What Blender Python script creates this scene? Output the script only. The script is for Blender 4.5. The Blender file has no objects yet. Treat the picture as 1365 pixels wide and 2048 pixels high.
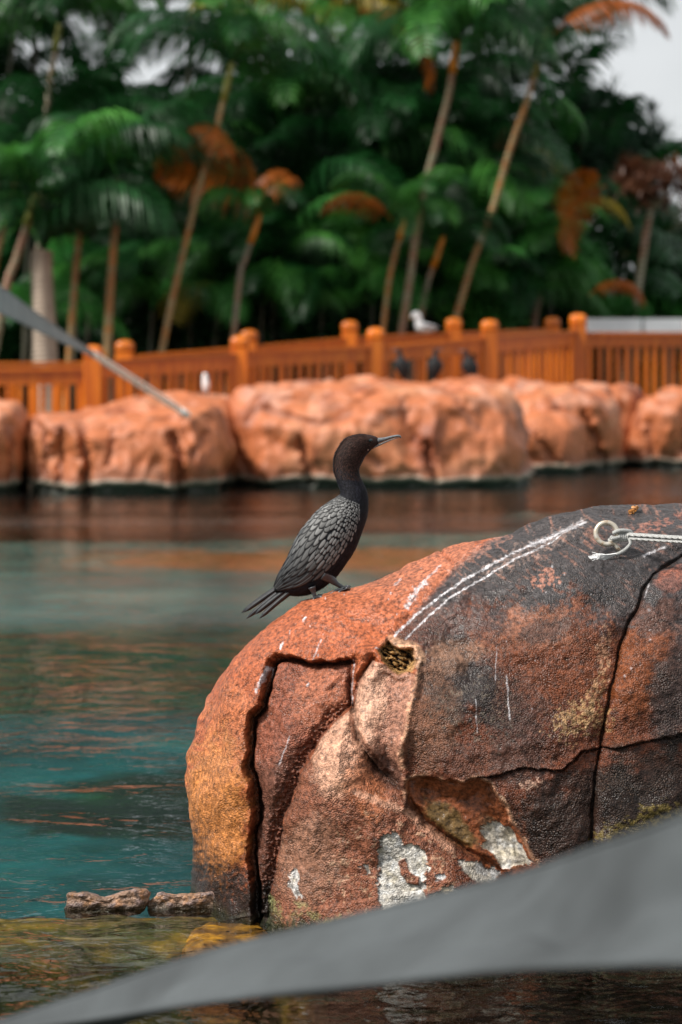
import bpy, math, random
import numpy as np
from mathutils import Vector, Matrix, Euler

random.seed(7)
rng = np.random.default_rng(7)
S = bpy.context.scene
C = S.collection

# ------------------------------------------------------------------ camera
F = 4834.0          # focal length in photograph pixels (85 mm on a 24 mm wide frame)
CAMH = 1.34
HZ = 749.0          # row of the horizon
cam_d = bpy.data.cameras.new("camera")
cam = bpy.data.objects.new("camera", cam_d)
C.objects.link(cam)
cam.location = (0, 0, CAMH)
cam.rotation_euler = (math.radians(90), 0, 0)
cam_d.sensor_fit = 'HORIZONTAL'
cam_d.sensor_width = 24.0
cam_d.lens = 85.0
cam_d.shift_y = (HZ - 1024.0) / 1365.0
cam_d.clip_start = 0.05
cam_d.clip_end = 6000
cam_d.dof.use_dof = True
cam_d.dof.focus_distance = 6.2
cam_d.dof.aperture_fstop = 3.4
cam_d.dof.aperture_blades = 0
S.camera = cam

# ------------------------------------------------------------------ sky, sun, exposure
SUN_EL, SUN_AZ = math.radians(50), math.radians(243)   # azimuth clockwise from +Y: behind the camera, to the left
world = bpy.data.worlds.new("World")
S.world = world
world.use_nodes = True
wn = world.node_tree
wn.nodes.clear()
w_out = wn.nodes.new('ShaderNodeOutputWorld')
w_bg = wn.nodes.new('ShaderNodeBackground')
w_sky = wn.nodes.new('ShaderNodeTexSky')
w_sky.sky_type = 'NISHITA'
w_sky.sun_disc = False
w_sky.sun_elevation = SUN_EL
w_sky.sun_rotation = SUN_AZ
w_co = wn.nodes.new('ShaderNodeTexCoord')
w_sep = wn.nodes.new('ShaderNodeSeparateXYZ')
wn.links.new(w_co.outputs['Generated'], w_sep.inputs[0])
# an overcast dome: three times as bright overhead as at the horizon
w_mr = wn.nodes.new('ShaderNodeMapRange')
w_mr.inputs['From Min'].default_value = 0.0
w_mr.inputs['From Max'].default_value = 1.0
w_mr.inputs['To Min'].default_value = 6.0
w_mr.inputs['To Max'].default_value = 6.4
wn.links.new(w_sep.outputs['Z'], w_mr.inputs['Value'])
w_noise = wn.nodes.new('ShaderNodeTexNoise')
w_noise.inputs['Scale'].default_value = 5.0
w_noise.inputs['Detail'].default_value = 5.0
w_map = wn.nodes.new('ShaderNodeMapping')
w_map.inputs['Scale'].default_value = (1, 1, 2.5)
wn.links.new(w_co.outputs['Generated'], w_map.inputs[0])
wn.links.new(w_map.outputs[0], w_noise.inputs['Vector'])
w_mr2 = wn.nodes.new('ShaderNodeMapRange')
w_mr2.inputs['From Min'].default_value = 0.3
w_mr2.inputs['From Max'].default_value = 0.7
w_mr2.inputs['To Min'].default_value = 0.86
w_mr2.inputs['To Max'].default_value = 1.12
wn.links.new(w_noise.outputs['Fac'], w_mr2.inputs['Value'])
w_mul = wn.nodes.new('ShaderNodeMath')
w_mul.operation = 'MULTIPLY'
wn.links.new(w_mr.outputs[0], w_mul.inputs[0])
wn.links.new(w_mr2.outputs[0], w_mul.inputs[1])
w_cl = wn.nodes.new('ShaderNodeVectorMath')
w_cl.operation = 'SCALE'
w_cl.inputs[0].default_value = (0.97, 0.99, 1.0)
wn.links.new(w_mul.outputs[0], w_cl.inputs['Scale'])
w_mix = wn.nodes.new('ShaderNodeMix')
w_mix.data_type = 'RGBA'
w_mix.inputs['Factor'].default_value = 0.92
wn.links.new(w_sky.outputs[0], w_mix.inputs['A'])
wn.links.new(w_cl.outputs[0], w_mix.inputs['B'])
wn.links.new(w_mix.outputs['Result'], w_bg.inputs['Color'])
w_bg.inputs['Strength'].default_value = 0.10
wn.links.new(w_bg.outputs[0], w_out.inputs[0])

sun_d = bpy.data.lights.new("sun", 'SUN')
sun_d.energy = 4.3
sun_d.angle = math.radians(10)
sun_d.color = (1.0, 0.95, 0.88)
sun = bpy.data.objects.new("sun", sun_d)
C.objects.link(sun)
sdir = Vector((math.sin(SUN_AZ) * math.cos(SUN_EL), math.cos(SUN_AZ) * math.cos(SUN_EL), math.sin(SUN_EL)))
sun.rotation_euler = (-sdir).to_track_quat('-Z', 'Y').to_euler()
sun.location = (-10, -10, 20)

S.view_settings.view_transform = 'Standard'
S.view_settings.look = 'None'
S.view_settings.gamma = 1.0
S.view_settings.use_curve_mapping = False
S.view_settings.exposure = 0.42
S.render.engine = 'CYCLES'
S.cycles.use_denoising = True
S.cycles.max_bounces = 8
S.cycles.diffuse_bounces = 3
S.cycles.glossy_bounces = 3
S.cycles.transmission_bounces = 4
S.cycles.transparent_max_bounces = 12
S.cycles.sample_clamp_indirect = 6.0
S.cycles.caustics_reflective = False
S.cycles.caustics_refractive = False

# ------------------------------------------------------------------ helpers
def P(u, v, d):
    """a place seen at row v, column u of the photograph, d metres away"""
    return Vector(((u - 682.5) / F * d, d, CAMH - (v - HZ) / F * d))

def tag(o, label=None, cat=None, group=None, kind=None):
    if label: o['label'] = label
    if cat: o['category'] = cat
    if group: o['group'] = group
    if kind: o['kind'] = kind
    return o

def empty(name, loc=(0, 0, 0), **k):
    o = bpy.data.objects.new(name, None)
    C.objects.link(o)
    o.location = loc
    o.empty_display_size = 0.1
    return tag(o, **k)

def link(name, me, parent=None, **k):
    o = bpy.data.objects.new(name, me)
    C.objects.link(o)
    if parent is not None:
        o.parent = parent
        if parent.type == 'EMPTY' and parent.parent is None:
            o.location = -parent.location      # meshes are written in world coordinates
    return tag(o, **k)

def mesh(name, verts, faces, mat=None, smooth=True, attrs=None):
    me = bpy.data.meshes.new(name)
    if isinstance(verts, np.ndarray): verts = verts.tolist()
    me.from_pydata([tuple(v) for v in verts], [], [tuple(f) for f in faces])
    if mat: me.materials.append(mat)
    if smooth: me.polygons.foreach_set('use_smooth', [True] * len(me.polygons))
    if attrs:
        for n, a in attrs.items():
            put_attr(me, n, a)
    me.update()
    return me

def put_attr(me, n, a):
    a = np.asarray(a, dtype=np.float32)
    if a.ndim == 2:
        at = me.attributes.new(n, 'FLOAT_COLOR', 'POINT')
        if a.shape[1] == 3:
            a = np.concatenate([a, np.ones((len(a), 1), np.float32)], 1)
        at.data.foreach_set('color', a.ravel())
    else:
        at = me.attributes.new(n, 'FLOAT', 'POINT')
        at.data.foreach_set('value', a)

def grid_mesh(name, V, closed_u=False, mat=None, attrs=None, flip=False):
    """V: (n, m, 3) array; quads between neighbours; closed_u wraps the first axis"""
    n, m = V.shape[:2]
    idx = np.arange(n * m).reshape(n, m)
    if closed_u: idx = np.concatenate([idx, idx[:1]], 0)
    q = np.stack([idx[:-1, :-1], idx[1:, :-1], idx[1:, 1:], idx[:-1, 1:]], -1).reshape(-1, 4)
    if flip: q = q[:, ::-1]
    me = bpy.data.meshes.new(name)
    me.vertices.add(n * m)
    me.vertices.foreach_set('co', V.reshape(-1).astype(np.float32))
    k = len(q)
    me.loops.add(k * 4)
    me.loops.foreach_set('vertex_index', q.reshape(-1).astype(np.int32))
    me.polygons.add(k)
    me.polygons.foreach_set('loop_start', np.arange(0, 4 * k, 4, dtype=np.int32))
    me.polygons.foreach_set('use_smooth', np.ones(k, dtype=bool))
    if mat: me.materials.append(mat)
    if attrs:
        for nn, a in attrs.items(): put_attr(me, nn, a)
    me.update(calc_edges=True)
    me.validate()
    return me

class MB:
    """collects boxes and tubes into one mesh"""
    def __init__(s): s.v = []; s.f = []
    def add(s, v, f):
        n = len(s.v); s.v += [tuple(x) for x in v]; s.f += [tuple(i + n for i in q) for q in f]
    def box(s, c, size, rot=None, bevel=0.0):
        hx, hy, hz = size[0] / 2, size[1] / 2, size[2] / 2
        b = min(bevel, hx * .9, hy * .9)
        if b > 0:
            ring = [(-hx + b, -hy), (hx - b, -hy), (hx, -hy + b), (hx, hy - b), (hx - b, hy), (-hx + b, hy), (-hx, hy - b), (-hx, -hy + b)]
        else:
            ring = [(-hx, -hy), (hx, -hy), (hx, hy), (-hx, hy)]
        n = len(ring)
        v = [Vector((x, y, -hz)) for x, y in ring] + [Vector((x, y, hz)) for x, y in ring]
        f = [(i, (i + 1) % n, n + (i + 1) % n, n + i) for i in range(n)] + [tuple(range(n - 1, -1, -1)), tuple(range(n, 2 * n))]
        R = rot if rot is not None else Matrix.Identity(3)
        s.add([R @ p + Vector(c) for p in v], f)
    def tube(s, pts, rad, n=8, cap=True):
        pts = [Vector(p) for p in pts]
        rad = [float(r) for r in rad] if hasattr(rad, '__len__') else [float(rad)] * len(pts)
        v = []
        up = Vector((0.13, 0.37, 0.92)).normalized()
        for i, p in enumerate(pts):
            t = (pts[min(i + 1, len(pts) - 1)] - pts[max(i - 1, 0)])
            if t.length < 1e-9: t = Vector((0, 0, 1))
            t.normalize()
            a = t.cross(up)
            if a.length < 1e-3: a = t.cross(Vector((1, 0, 0)))
            a.normalize(); b = t.cross(a); up = a.cross(t)
            up = up if up.length > 1e-6 else Vector((0, 0, 1))
            for k in range(n):
                an = 2 * math.pi * k / n
                v.append(p + rad[i] * (math.cos(an) * a + math.sin(an) * b))
        f = []
        for i in range(len(pts) - 1):
            for k in range(n):
                k2 = (k + 1) % n
                f.append((i * n + k, i * n + k2, (i + 1) * n + k2, (i + 1) * n + k))
        if cap:
            f.append(tuple(range(n - 1, -1, -1))); f.append(tuple(range((len(pts) - 1) * n, len(pts) * n)))
        s.add(v, f)
    def me(s, name, mat, smooth=True, attrs=None):
        m = mesh(name, s.v, s.f, mat, smooth, attrs)
        return m
    def build(s, name, mat, parent=None, smooth=True, **k):
        return link(name, s.me(name, mat, smooth), parent, **k)

def catmull(pts, n):
    pts = [Vector(p) for p in pts]
    out = []
    q = [pts[0] * 2 - pts[1]] + pts + [pts[-1] * 2 - pts[-2]]
    for i in range(1, len(q) - 2):
        for k in range(n):
            t = k / n
            a, b, c, d = q[i - 1], q[i], q[i + 1], q[i + 2]
            out.append(0.5 * ((2 * b) + (c - a) * t + (2 * a - 5 * b + 4 * c - d) * t * t + (3 * b - a - 3 * c + d) * t ** 3))
    out.append(pts[-1])
    return out

# ---- gradient noise in numpy
_perm = np.random.default_rng(3).permutation(512)
_perm = np.concatenate([_perm, _perm, _perm])
_g = np.random.default_rng(4).normal(size=(512, 3)); _g /= np.linalg.norm(_g, axis=1)[:, None]
def pn(x, y, z):
    x, y, z = np.broadcast_arrays(x, y, z)
    xi, yi, zi = np.floor(x).astype(int), np.floor(y).astype(int), np.floor(z).astype(int)
    xf, yf, zf = x - xi, y - yi, z - zi
    u, v, w = [t * t * t * (t * (t * 6 - 15) + 10) for t in (xf, yf, zf)]
    xi &= 511; yi &= 511; zi &= 511
    r = 0
    for a in (0, 1):
        for b in (0, 1):
            for c in (0, 1):
                h = _perm[(_perm[(_perm[(xi + a) & 511] + yi + b) & 1023] + zi + c) & 1023] & 511
                g = _g[h]
                d = g[..., 0] * (xf - a) + g[..., 1] * (yf - b) + g[..., 2] * (zf - c)
                r = r + d * (u if a else 1 - u) * (v if b else 1 - v) * (w if c else 1 - w)
    return r * 1.6
def fbm(x, y, z, o=4, gain=.5):
    r = 0; a = 1.0
    for i in range(o):
        r = r + a * pn(x * 2 ** i + 17.3 * i, y * 2 ** i + 5.1 * i, z * 2 ** i)
        a *= gain
    return r
def sst(a, b, x):
    t = np.clip((x - a) / (b - a), 0, 1)
    return t * t * (3 - 2 * t)
def polydist(poly, U, V, closed=False):
    """distance to a polyline and the side (sign) of its nearest segment"""
    best = np.full(U.shape, 1e9); side = np.zeros(U.shape)
    n = len(poly)
    for i in range(n if closed else n - 1):
        (x0, y0), (x1, y1) = poly[i], poly[(i + 1) % n]
        dx, dy = x1 - x0, y1 - y0
        L = dx * dx + dy * dy + 1e-9
        t = np.clip(((U - x0) * dx + (V - y0) * dy) / L, 0, 1)
        d = np.hypot(U - x0 - t * dx, V - y0 - t * dy)
        m = d < best
        best = np.where(m, d, best)
        side = np.where(m, np.sign(dx * (V - y0) - dy * (U - x0)), side)
    return best, side
def inside(poly, U, V):
    r = np.zeros(U.shape, bool)
    n = len(poly)
    for i in range(n):
        (x0, y0), (x1, y1) = poly[i], poly[(i + 1) % n]
        if y0 == y1: continue
        c = ((y0 > V) != (y1 > V)) & (U < (x1 - x0) * (V - y0) / (y1 - y0) + x0)
        r ^= c
    return r
def sdpoly(poly, U, V):
    d, _ = polydist(poly, U, V, True)
    return np.where(inside(poly, U, V), d, -d)

# ------------------------------------------------------------------ materials
def mat(name):
    m = bpy.data.materials.new(name)
    m.use_nodes = True
    nt = m.node_tree
    b = nt.nodes['Principled BSDF']
    return m, nt, b
def node(nt, t, **k):
    n = nt.nodes.new(t)
    for a, v in k.items():
        if hasattr(n, a) and a not in ('Scale',): setattr(n, a, v)
        else: n.inputs[a].default_value = v
    return n
def noise(nt, scale, detail=4, rough=.55, vec=None, dist=0.0):
    n = nt.nodes.new('ShaderNodeTexNoise')
    n.inputs['Scale'].default_value = scale
    n.inputs['Detail'].default_value = detail
    n.inputs['Roughness'].default_value = rough
    n.inputs['Distortion'].default_value = dist
    if vec is not None: nt.links.new(vec, n.inputs['Vector'])
    return n
def ramp(nt, src, stops):
    r = nt.nodes.new('ShaderNodeValToRGB')
    e = r.color_ramp.elements
    while len(e) < len(stops): e.new(0.5)
    for i, (p, c) in enumerate(stops):
        e[i].position = p
        e[i].color = (c, c, c, 1) if not hasattr(c, '__len__') else (*c, 1)
    nt.links.new(src, r.inputs[0])
    return r
def mixc(nt, fac, a, b, mode='MIX'):
    m = nt.nodes.new('ShaderNodeMix')
    m.data_type = 'RGBA'; m.blend_type = mode
    for s, x in (('Factor', fac), ('A', a), ('B', b)):
        if isinstance(x, bpy.types.NodeSocket): nt.links.new(x, m.inputs[s])
        elif hasattr(x, '__len__'): m.inputs[s].default_value = (*x, 1)
        else: m.inputs[s].default_value = x
    return m.outputs['Result']
def bump(nt, src, strength, dist, normal=None):
    b = nt.nodes.new('ShaderNodeBump')
    b.inputs['Strength'].default_value = strength
    b.inputs['Distance'].default_value = dist
    nt.links.new(src, b.inputs['Height'])
    if normal is not None: nt.links.new(normal, b.inputs['Normal'])
    return b.outputs[0]
def gco(nt):
    g = nt.nodes.new('ShaderNodeNewGeometry')
    return g.outputs['Position']

def simple(name, col, rough=.6, var=.25, scale=8, spec=.4, bstr=0.3, bdist=.003, bscale=60, coat=0):
    m, nt, b = mat(name)
    g = gco(nt)
    n = noise(nt, scale, 5, vec=g)
    lo = tuple(c * (1 - var) for c in col); hi = tuple(min(1, c * (1 + var)) for c in col)
    r = ramp(nt, n.outputs['Fac'], [(.3, lo), (.7, hi)])
    nt.links.new(r.outputs[0], b.inputs['Base Color'])
    b.inputs['Roughness'].default_value = rough
    b.inputs['Specular IOR Level'].default_value = spec
    b.inputs['Coat Weight'].default_value = coat
    n2 = noise(nt, bscale, 3, vec=g)
    nt.links.new(bump(nt, n2.outputs['Fac'], bstr, bdist), b.inputs['Normal'])
    return m

def near_rock_mat():
    m, nt, b = mat('textured_concrete_rock')
    g = gco(nt)
    at = nt.nodes.new('ShaderNodeAttribute'); at.attribute_name = 'albedo'
    gr = nt.nodes.new('ShaderNodeAttribute'); gr.attribute_name = 'grain'
    n1 = noise(nt, 95, 4, .62, g)
    n2 = noise(nt, 330, 3, .6, g)
    n3 = noise(nt, 22, 5, .6, g)
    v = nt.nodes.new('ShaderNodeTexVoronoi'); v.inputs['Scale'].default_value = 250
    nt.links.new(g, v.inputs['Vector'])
    # fine mottling of the paint over the grit
    k1 = ramp(nt, n1.outputs['Fac'], [(.34, .36), (.5, 1.0), (.66, 1.6)])
    c = mixc(nt, 1.0, at.outputs['Color'], k1.outputs[0], 'MULTIPLY')
    k3 = ramp(nt, n3.outputs['Fac'], [(.35, .82), (.65, 1.15)])
    c = mixc(nt, 1.0, c, k3.outputs[0], 'MULTIPLY')
    kv = ramp(nt, v.outputs['Distance'], [(.05, 1.22), (.45, .85), (.8, .50)])  # crests lighter, crevices darker: cavity shade put into the colour
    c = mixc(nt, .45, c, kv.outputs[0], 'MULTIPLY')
    # worn grit points showing pale
    sp = ramp(nt, n2.outputs['Fac'], [(.60, 0.0), (.70, 1.0)])
    spm = nt.nodes.new('ShaderNodeMath'); spm.operation = 'MULTIPLY'
    nt.links.new(sp.outputs[0], spm.inputs[0]); nt.links.new(gr.outputs['Fac'], spm.inputs[1])
    spm2 = nt.nodes.new('ShaderNodeMath'); spm2.operation = 'MULTIPLY'; spm2.inputs[1].default_value = .20
    nt.links.new(spm.outputs[0], spm2.inputs[0])
    c2 = mixc(nt, spm2.outputs[0], c, (.62, .40, .27))
    nt.links.new(c2, b.inputs['Base Color'])
    b.inputs['Roughness'].default_value = .5
    b.inputs['Specular IOR Level'].default_value = .28
    rr = ramp(nt, n3.outputs['Fac'], [(.3, .28), (.7, .55)])
    nt.links.new(rr.outputs[0], b.inputs['Roughness'])
    # height: grit
    add = nt.nodes.new('ShaderNodeMath'); add.operation = 'MULTIPLY_ADD'
    add.inputs[1].default_value = .6
    nt.links.new(n1.outputs['Fac'], add.inputs[0]); add.inputs[2].default_value = .0
    sub = nt.nodes.new('ShaderNodeMath'); sub.operation = 'MULTIPLY_ADD'
    sub.inputs[1].default_value = -1.3
    nt.links.new(v.outputs['Distance'], sub.inputs[0]); nt.links.new(add.outputs[0], sub.inputs[2])
    hm = nt.nodes.new('ShaderNodeMath'); hm.operation = 'MULTIPLY'
    nt.links.new(sub.outputs[0], hm.inputs[0]); nt.links.new(gr.outputs['Fac'], hm.inputs[1])
    nt.links.new(bump(nt, hm.outputs[0], 1.0, .0016), b.inputs['Normal'])
    return m

def far_rock_mat():
    m, nt, b = mat('painted_far_rock')
    g = gco(nt)
    at = nt.nodes.new('ShaderNodeAttribute'); at.attribute_name = 'albedo'
    n1 = noise(nt, 7, 6, .65, g)
    k1 = ramp(nt, n1.outputs['Fac'], [(.3, .72), (.5, 1.0), (.7, 1.22)])
    c = mixc(nt, 1.0, at.outputs['Color'], k1.outputs[0], 'MULTIPLY')
    nt.links.new(c, b.inputs['Base Color'])
    b.inputs['Roughness'].default_value = .55
    n2 = noise(nt, 12, 5, .6, g)
    nt.links.new(bump(nt, n2.outputs['Fac'], .7, .03), b.inputs['Normal'])
    return m

def water_mat():
    m, nt, b = mat('rippled_pool_water')
    nt.nodes.remove(b)
    out = nt.nodes['Material Output']
    g = gco(nt)
    mp = nt.nodes.new('ShaderNodeMapping'); mp.inputs['Scale'].default_value = (.85, 1.0, 1)
    nt.links.new(g, mp.inputs[0])
    a = noise(nt, 1.6, 3, .5, mp.outputs[0], .4)
    c = noise(nt, 6.5, 3, .5, mp.outputs[0], .6)
    d = noise(nt, 22, 2, .5, mp.outputs[0], .3)
    # wind lanes: some stretches of the pool are more ruffled than others
    mpl = nt.nodes.new('ShaderNodeMapping'); mpl.inputs['Scale'].default_value = (.10, .34, 1); mpl.inputs['Location'].default_value = (3.1, 1.3, 0)
    nt.links.new(g, mpl.inputs[0])
    lane = noise(nt, 1.0, 3, .55, mpl.outputs[0], .5)
    lr0 = ramp(nt, lane.outputs['Fac'], [(.42, .30), (.60, 1.2)])
    # two ruffled lanes lie across the pool
    sp_ = nt.nodes.new('ShaderNodeSeparateXYZ'); nt.links.new(g, sp_.inputs[0])
    ofs = nt.nodes.new('ShaderNodeMath'); ofs.operation = 'MULTIPLY_ADD'; ofs.inputs[1].default_value = 5.5
    nt.links.new(lane.outputs['Fac'], ofs.inputs[0]); nt.links.new(sp_.outputs['Y'], ofs.inputs[2])
    yr = ramp(nt, ofs.outputs[0], [(0, 0), (1, 0)])
    mr_ = nt.nodes.new('ShaderNodeMapRange'); mr_.inputs['From Min'].default_value = 10; mr_.inputs['From Max'].default_value = 40
    nt.links.new(ofs.outputs[0], mr_.inputs['Value'])
    yr = ramp(nt, mr_.outputs[0], [(0.12, 0), (.20, 1.2), (.27, 1.0), (.36, .1), (.42, 0), (.47, .9), (.52, .7), (.57, .15), (.66, .5)])
    nc = nt.nodes.new('ShaderNodeMapRange'); nc.inputs['From Min'].default_value = 6.2; nc.inputs['From Max'].default_value = 5.6; nc.inputs['To Min'].default_value = 0; nc.inputs['To Max'].default_value = 1.1
    nt.links.new(sp_.outputs['Y'], nc.inputs['Value'])
    lr1 = nt.nodes.new('ShaderNodeMath'); lr1.operation = 'ADD'
    nt.links.new(lr0.outputs[0], lr1.inputs[0]); nt.links.new(yr.outputs[0], lr1.inputs[1])
    lr = nt.nodes.new('ShaderNodeMath'); lr.operation = 'ADD'
    nt.links.new(lr1.outputs[0], lr.inputs[0]); nt.links.new(nc.outputs[0], lr.inputs[1])
    def mul(s, k):
        q = nt.nodes.new('ShaderNodeMath'); q.operation = 'MULTIPLY'
        nt.links.new(s, q.inputs[0])
        if isinstance(k, bpy.types.NodeSocket): nt.links.new(k, q.inputs[1])
        else: q.inputs[1].default_value = k
        return q.outputs[0]
    def add(s, t):
        q = nt.nodes.new('ShaderNodeMath'); q.operation = 'ADD'
        nt.links.new(s, q.inputs[0]); nt.links.new(t, q.inputs[1]); return q.outputs[0]
    h = add(mul(a.outputs['Fac'], .65), mul(mul(add(mul(c.outputs['Fac'], .34), mul(d.outputs['Fac'], .07)), 1.0), lr.outputs[0]))
    nrm = bump(nt, h, 1.0, .052)
    fr = nt.nodes.new('ShaderNodeFresnel'); fr.inputs['IOR'].default_value = 1.33
    nt.links.new(nrm, fr.inputs['Normal'])
    gl = nt.nodes.new('ShaderNodeBsdfGlossy'); ro_ = nt.nodes.new('ShaderNodeMath'); ro_.operation = 'MULTIPLY_ADD'; ro_.inputs[1].default_value = .17; ro_.inputs[2].default_value = .035; nt.links.new(yr.outputs[0], ro_.inputs[0]); nt.links.new(ro_.outputs[0], gl.inputs['Roughness'])
    nt.links.new(nrm, gl.inputs['Normal'])
    tr = nt.nodes.new('ShaderNodeBsdfTransparent'); tr.inputs[0].default_value = (.86, .94, .93, 1)
    mx = nt.nodes.new('ShaderNodeMixShader')
    nt.links.new(fr.outputs[0], mx.inputs[0]); nt.links.new(tr.outputs[0], mx.inputs[1]); nt.links.new(gl.outputs[0], mx.inputs[2])
    nt.links.new(mx.outputs[0], out.inputs['Surface'])
    return m

def floor_mat():
    m, nt, b = mat('teal_pool_floor')
    g = gco(nt)
    n = noise(nt, .55, 4, .6, g, .8)
    r = ramp(nt, n.outputs['Fac'], [(.28, (.001, .020, .022)), (.44, (.002, .052, .060)), (.6, (.004, .092, .100)), (.75, (.010, .145, .140))])
    n2 = noise(nt, 5, 4, .6, g)
    k = ramp(nt, n2.outputs['Fac'], [(.3, .75), (.7, 1.2)])
    c = mixc(nt, 1.0, r.outputs[0], k.outputs[0], 'MULTIPLY')
    sq_ = nt.nodes.new('ShaderNodeSeparateXYZ'); nt.links.new(g, sq_.inputs[0])
    fy = nt.nodes.new('ShaderNodeMapRange'); fy.inputs['From Min'].default_value = 14; fy.inputs['From Max'].default_value = 20; fy.inputs['To Min'].default_value = 0; fy.inputs['To Max'].default_value = .75
    nt.links.new(sq_.outputs['Y'], fy.inputs['Value'])
    n8 = noise(nt, .8, 4, .6, g, 1.0)
    sage = ramp(nt, n8.outputs['Fac'], [(.3, (.018, .060, .050)), (.5, (.065, .150, .125)), (.68, (.20, .27, .22))])
    c = mixc(nt, fy.outputs[0], c, sage.outputs[0])
    # a warm orange patch on the floor under the far water
    po = nt.nodes.new('ShaderNodeMapping'); po.vector_type = 'TEXTURE'; po.inputs['Location'].default_value = (.6, 24.6, -.55); po.inputs['Scale'].default_value = (3.3, 1.7, 1)
    nt.links.new(g, po.inputs[0])
    lo_ = nt.nodes.new('ShaderNodeVectorMath'); lo_.operation = 'LENGTH'; nt.links.new(po.outputs[0], lo_.inputs[0])
    lo2 = nt.nodes.new('ShaderNodeMath'); lo2.operation = 'MULTIPLY_ADD'; lo2.inputs[1].default_value = 1.3
    nt.links.new(n8.outputs['Fac'], lo2.inputs[0]); nt.links.new(lo_.outputs['Value'], lo2.inputs[2])
    lo3 = nt.nodes.new('ShaderNodeMapRange'); lo3.inputs['From Min'].default_value = 1.72; lo3.inputs['From Max'].default_value = 1.45
    nt.links.new(lo2.outputs[0], lo3.inputs['Value'])
    oc = ramp(nt, n2.outputs['Fac'], [(.35, (.16, .10, .02)), (.55, (.42, .12, .03)), (.7, (.60, .19, .06))])
    c = mixc(nt, lo3.outputs[0], c, oc.outputs[0])
    # dark green band across the floor: tree reflections put into the colour
    sp_ = nt.nodes.new('ShaderNodeSeparateXYZ'); nt.links.new(g, sp_.inputs[0])
    ma = nt.nodes.new('ShaderNodeMath'); ma.operation = 'MULTIPLY_ADD'; ma.inputs[1].default_value = 4.0
    nt.links.new(n.outputs['Fac'], ma.inputs[0]); nt.links.new(sp_.outputs['Y'], ma.inputs[2])
    mr_ = nt.nodes.new('ShaderNodeMapRange'); mr_.inputs['From Min'].default_value = 10; mr_.inputs['From Max'].default_value = 30
    nt.links.new(ma.outputs[0], mr_.inputs['Value'])
    wb = ramp(nt, mr_.outputs[0], [(.24, 0), (.30, .95), (.46, .95), (.56, 0)])
    # and a darker reef of weed nearer the big rock
    pm = nt.nodes.new('ShaderNodeMapping'); pm.vector_type = 'TEXTURE'; pm.inputs['Location'].default_value = (-.45, 10.7, -.55); pm.inputs['Scale'].default_value = (1.15, 1.0, 1); pm.inputs['Rotation'].default_value = (0, 0, .25)
    nt.links.new(g, pm.inputs[0])
    ln_ = nt.nodes.new('ShaderNodeVectorMath'); ln_.operation = 'LENGTH'; nt.links.new(pm.outputs[0], ln_.inputs[0])
    n5 = noise(nt, 1.7, 5, .6, g, .5)
    lm = nt.nodes.new('ShaderNodeMath'); lm.operation = 'MULTIPLY_ADD'; lm.inputs[1].default_value = 1.6
    nt.links.new(n5.outputs['Fac'], lm.inputs[0]); nt.links.new(ln_.outputs['Value'], lm.inputs[2])
    rf_ = ramp(nt, lm.outputs[0], [(.0, 1)]); rm_ = nt.nodes.new('ShaderNodeMapRange'); rm_.interpolation_type = 'SMOOTHSTEP'
    rm_.inputs['From Min'].default_value = 1.95; rm_.inputs['From Max'].default_value = 1.6
    nt.links.new(lm.outputs[0], rm_.inputs['Value'])
    wc0 = ramp(nt, n5.outputs['Fac'], [(.4, (.001, .006, .006)), (.62, (.002, .016, .010)), (.72, (.01, .06, .018))])
    c = mixc(nt, rm_.outputs[0], c, wc0.outputs[0])
    wc = ramp(nt, n2.outputs['Fac'], [(.35, (.001, .012, .006)), (.7, (.006, .055, .014))])
    c = mixc(nt, wb.outputs[0], c, wc.outputs[0])
    nt.links.new(c, b.inputs['Base Color'])
    b.inputs['Roughness'].default_value = .9
    return m

def leaf_mat(name, c0, c1, trans=.25, scale=1.6):
    m, nt, b = mat(name)
    g = gco(nt)
    oi = nt.nodes.new('ShaderNodeObjectInfo')
    n = noise(nt, scale, 3, .6, g)
    r = ramp(nt, n.outputs['Fac'], [(.32, c0), (.68, c1)])
    v = ramp(nt, oi.outputs['Random'], [(0, .7), (1, 1.35)])
    c = mixc(nt, 1.0, r.outputs[0], v.outputs[0], 'MULTIPLY')
    nt.links.new(c, b.inputs['Base Color'])
    b.inputs['Roughness'].default_value = .42
    b.inputs['Specular IOR Level'].default_value = .28
    t = nt.nodes.new('ShaderNodeBsdfTranslucent')
    nt.links.new(c, t.inputs[0])
    mx = nt.nodes.new('ShaderNodeMixShader'); mx.inputs[0].default_value = trans
    nt.links.new(b.outputs[0], mx.inputs[1]); nt.links.new(t.outputs[0], mx.inputs[2])
    nt.links.new(mx.outputs[0], nt.nodes['Material Output'].inputs['Surface'])
    return m

def wood_mat():
    m, nt, b = mat('orange_stained_timber')
    g = gco(nt)
    mp = nt.nodes.new('ShaderNodeMapping'); mp.inputs['Scale'].default_value = (14, 14, 1.2)
    nt.links.new(g, mp.inputs[0])
    n = noise(nt, 1.3, 5, .6, mp.outputs[0])
    r = ramp(nt, n.outputs['Fac'], [(.3, (.42, .085, .004)), (.55, (.60, .15, .006)), (.75, (.70, .21, .010))])
    oi = nt.nodes.new('ShaderNodeObjectInfo')
    v = ramp(nt, oi.outputs['Random'], [(0, .72), (1, 1.15)])
    c = mixc(nt, 1.0, r.outputs[0], v.outputs[0], 'MULTIPLY')
    nt.links.new(c, b.inputs['Base Color'])
    b.inputs['Roughness'].default_value = .38
    nt.links.new(bump(nt, n.outputs['Fac'], .4, .004), b.inputs['Normal'])
    return m

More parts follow.
